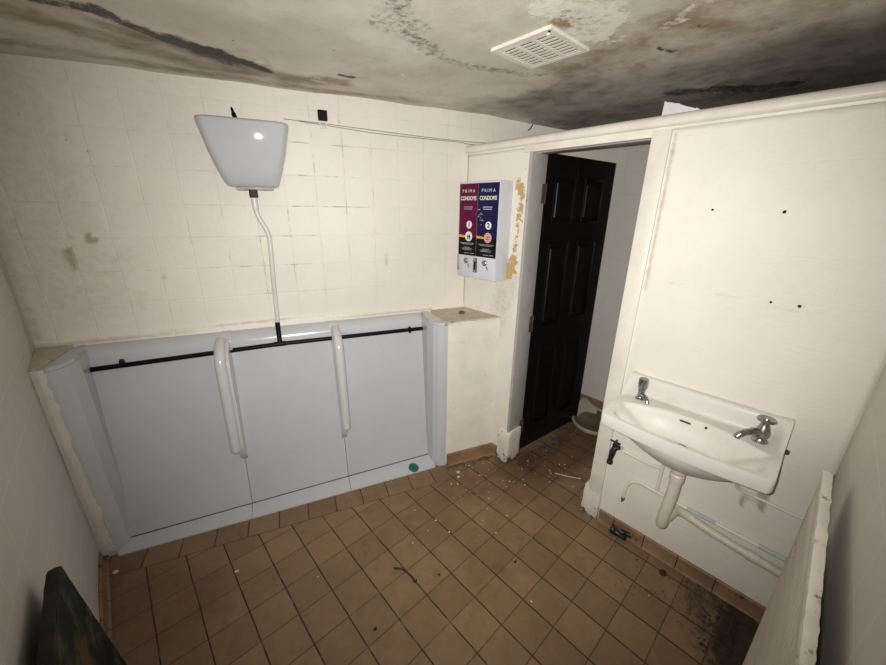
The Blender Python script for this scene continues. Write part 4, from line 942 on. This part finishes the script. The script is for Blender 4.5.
# ------------------------------------------------------------------ things on the floor
# cream pan in the cubicle
bm = nb(); seg = 48; ccx, ccy = 2.16, -0.335
lv = [(0.12, 0.0, 0.0), (0.16, 0.004, 0.0), (0.19, 0.03, 0.25), (0.202, 0.075, 0.9), (0.200, 0.084, 1.0), (0.186, 0.084, 1.0), (0.178, 0.072, 0.85), (0.160, 0.030, 0.2), (0.12, 0.014, 0.0), (0.02, 0.012, 0.0)]
rg = []
for r_, z, k in lv:
    ring_ = []
    for q in range(seg):
        a = 2*PI*q/seg; pk = math.exp(-((math.atan2(math.sin(a-math.radians(62)), math.cos(a-math.radians(62))))/0.45)**2)
        ring_.append(bm.verts.new((ccx+r_*0.95*math.cos(a), ccy+r_*0.88*math.sin(a), z*0.62+0.10*pk*k)))
    rg.append(ring_)
for li, (a, b) in enumerate(zip(rg, rg[1:])):
    for k in range(seg):
        fc = bm.faces.new((a[k], a[(k+1) % seg], b[(k+1) % seg], b[k]))
        if li >= 6 and max(v.co.z for v in fc.verts) < 0.06: fc.material_index = 1
bm.faces.new(rg[0][::-1]); bm.faces.new(rg[-1]).material_index = 1
o = link_bm('broken_pan', bm, M['cream_china'], angle=60); o.data.materials.append(plain('pan_dirt', (0.10, 0.09, 0.05), 0.8, var=0.4))
tagp(o, 'cream curved pan with a raised back lying on the cubicle floor behind the door', 'pan')

# broken black valve on the floor by the skirting
bv = root('broken_valve', 'broken black plastic valve lying on the floor under the basin by the skirting', 'valve', (1.235, -0.905, 0.0), RC)
bm = nb(); tube(bm, smooth_path([(-0.045, 0.012, 0.020), (-0.02, 0.004, 0.022), (0.01, 0.0, 0.022), (0.028, -0.006, 0.026)], 4), [0.018]*6+[0.013]*7, 12); lathe(bm, [(0.024, -0.008), (0.026, 0), (0.022, 0.010)], (-0.04, 0.008, 0.024), (1, 0.2, 0), 10); link_bm('valve_body', bm, M['black_tap'], bv)
bm = nb(); tube(bm, [(0.012, 0.0, 0.02), (0.022, 0.012, 0.05)], [0.008, 0.006], 8); tube(bm, [(-0.002, 0.010, 0.05), (0.044, 0.014, 0.055)], 0.005, 8); tube(bm, [(0.022, 0.012, 0.03), (0.05, 0.014, 0.035)], 0.006, 8); link_bm('cross_handle', bm, M['black_tap'], bv)
bm = nb(); lathe(bm, [(0.007, 0), (0.009, 0.004), (0.008, 0.014)], (0.044, 0.014, 0.050), (0.6, 0, 0.5), 10); link_bm('metal_cap', bm, M['brass_tip'], bv)

def twig(name, label, pts, r, mat='twig', cat='twig'):
    bm = nb(); tube(bm, smooth_path(pts, 6), r, 7); return tagp(link_bm(name, bm, M[mat]), label, cat)
twig('bent_twig', 'small dark bent twig on the middle of the tiled floor', [(0.262, -0.255, 0.007), (0.286, -0.285, 0.010), (0.296, -0.318, 0.006), (0.299, -0.350, 0.006), (0.292, -0.372, 0.008), (0.305, -0.372, 0.010)], 0.0045)
def blob(bm, c, r, flat=0.5, seed=0):
    q = bmesh.ops.create_icosphere(bm, subdivisions=2, radius=1)['verts']
    for v in q:
        k = 1+0.35*noise.noise(v.co*1.7+Vector((seed, seed*2.3, 0)))
        v.co = Vector((v.co.x*r*k, v.co.y*r*k*0.75, v.co.z*r*flat*k)) + Vector(c)
def lump(name, label, cat, c, r, mat, flat=0.4, seed=0, group=None):
    bm = nb(); blob(bm, (c[0], c[1], c[2]+r*flat*0.8), r, flat, seed); return tagp(link_bm(name, bm, M[mat]), label, cat, group)
lump('dried_leaf', 'dark curled leaf on the tiles near the skirting under the waste pipe', 'leaf', (1.193, -1.127, 0), 0.020, 'litter', 0.3, 3)
lump('dirt_clod', 'small brown clod on the floor in front of the middle urinal near the camera', 'dirt', (0.055, -0.415, 0), 0.008, 'litter', 0.5, 5)
lump('dirt_clod', 'small dark clod right of the bent twig', 'dirt', (0.402, -0.42, 0), 0.007, 'litter', 0.5, 8)
lump('dirt_clod', 'dark clod on a grout line right of the floor centre', 'dirt', (0.72, -0.62, 0), 0.008, 'litter', 0.5, 11)
lump('rubble_lump', 'brown crumbled lump lying on the ledge beside the vending machine', 'rubble', (1.148, 0.205, 0.999), 0.022, 'rubble', 0.45, 2)
lump('paint_chip', 'white chip of paint in the corner below the left nib', 'paint chip', (-0.705, 0.60, 0), 0.011, 'flake', 0.5, 7)
# teal disc lying at the foot of the right urinal
bm = nb(); lathe(bm, [(0.030, 0.0), (0.034, 0.003), (0.034, 0.010), (0.029, 0.014), (0.022, 0.015), (0.018, 0.012), (0.002, 0.012)], (0.757, 0.222, 0.014), (0.1, -0.25, 1), 28)
tagp(link_bm('teal_disc', bm, M['teal']), 'teal plastic disc lying in the foot of the right urinal', 'disc')

random.seed(11)
# paint flakes, many tiny ones: uncountable litter
bm = nb()
def flake(bm, x, y, r):
    n = random.randint(4, 6); a0 = random.random()*6; z = 0.0012
    poly = [(x+r*random.uniform(0.5, 1)*math.cos(a0+2*PI*k/n), y+r*random.uniform(0.4, 1)*math.sin(a0+2*PI*k/n)) for k in range(n)]
    prism(bm, poly, lambda u, v, t: (u, v, t), 0.0003, 0.0003+random.uniform(0.001, 0.003))
for k in range(120):
    c = random.choice([(1.12, -0.06, 0.10), (1.25, -0.3, 0.16), (0.98, -0.12, 0.12), (1.4, -0.42, 0.12), (0.9, -0.35, 0.2), (1.6, -0.45, 0.2)])
    x = random.gauss(c[0], c[2]); y = random.gauss(c[1], c[2])
    if (Vector((x, y, 0))-O).dot(-Nn) < 0.33 or x > 2.2: continue
    if 1.22 < x < 1.45 and (y > -0.18 or y < -0.66): continue
    flake(bm, x, y, random.choice((0.002, 0.003, 0.004, 0.006)))
for x, y, r_ in ((0.958, 0.01, 0.020), (0.93, -0.02, 0.014), (0.60, -0.28, 0.006), (0.52, -0.20, 0.005), (-0.29, 0.23, 0.012), (-0.02, -0.05, 0.004), (0.62, -0.78, 0.007), (1.03, -1.12, 0.005), (0.78, -0.45, 0.006)): flake(bm, x, y, r_)
tagp(link_bm('paint_flakes', bm, M['flake'], smooth=False), 'scattered white paint flakes on the tiles near the doorway', 'paint flakes', None, 'stuff')
bm = nb()
for k in range(150):
    x = random.gauss(1.12, 0.09); y = -1.42+abs(random.gauss(0, 0.05))
    if x > 1.25 or y > -1.2: continue
    flake(bm, x, y, random.uniform(0.003, 0.010))
for k in range(40):
    x = random.uniform(0.96, 1.25); y = random.uniform(-1.3, -0.8); flake(bm, x, y, random.uniform(0.001, 0.004))
tagp(link_bm('dirt_crumbs', bm, M['litter'], smooth=False), 'dark dirt crumbs heaped at the floor corner beside the white board', 'dirt', None, 'stuff')
twig('wood_splinter', 'pale wood splinter on the floor just inside the doorway', [(1.42, -0.42, 0.004), (1.46, -0.50, 0.005), (1.50, -0.56, 0.004)], 0.0025, 'flake', 'splinter')
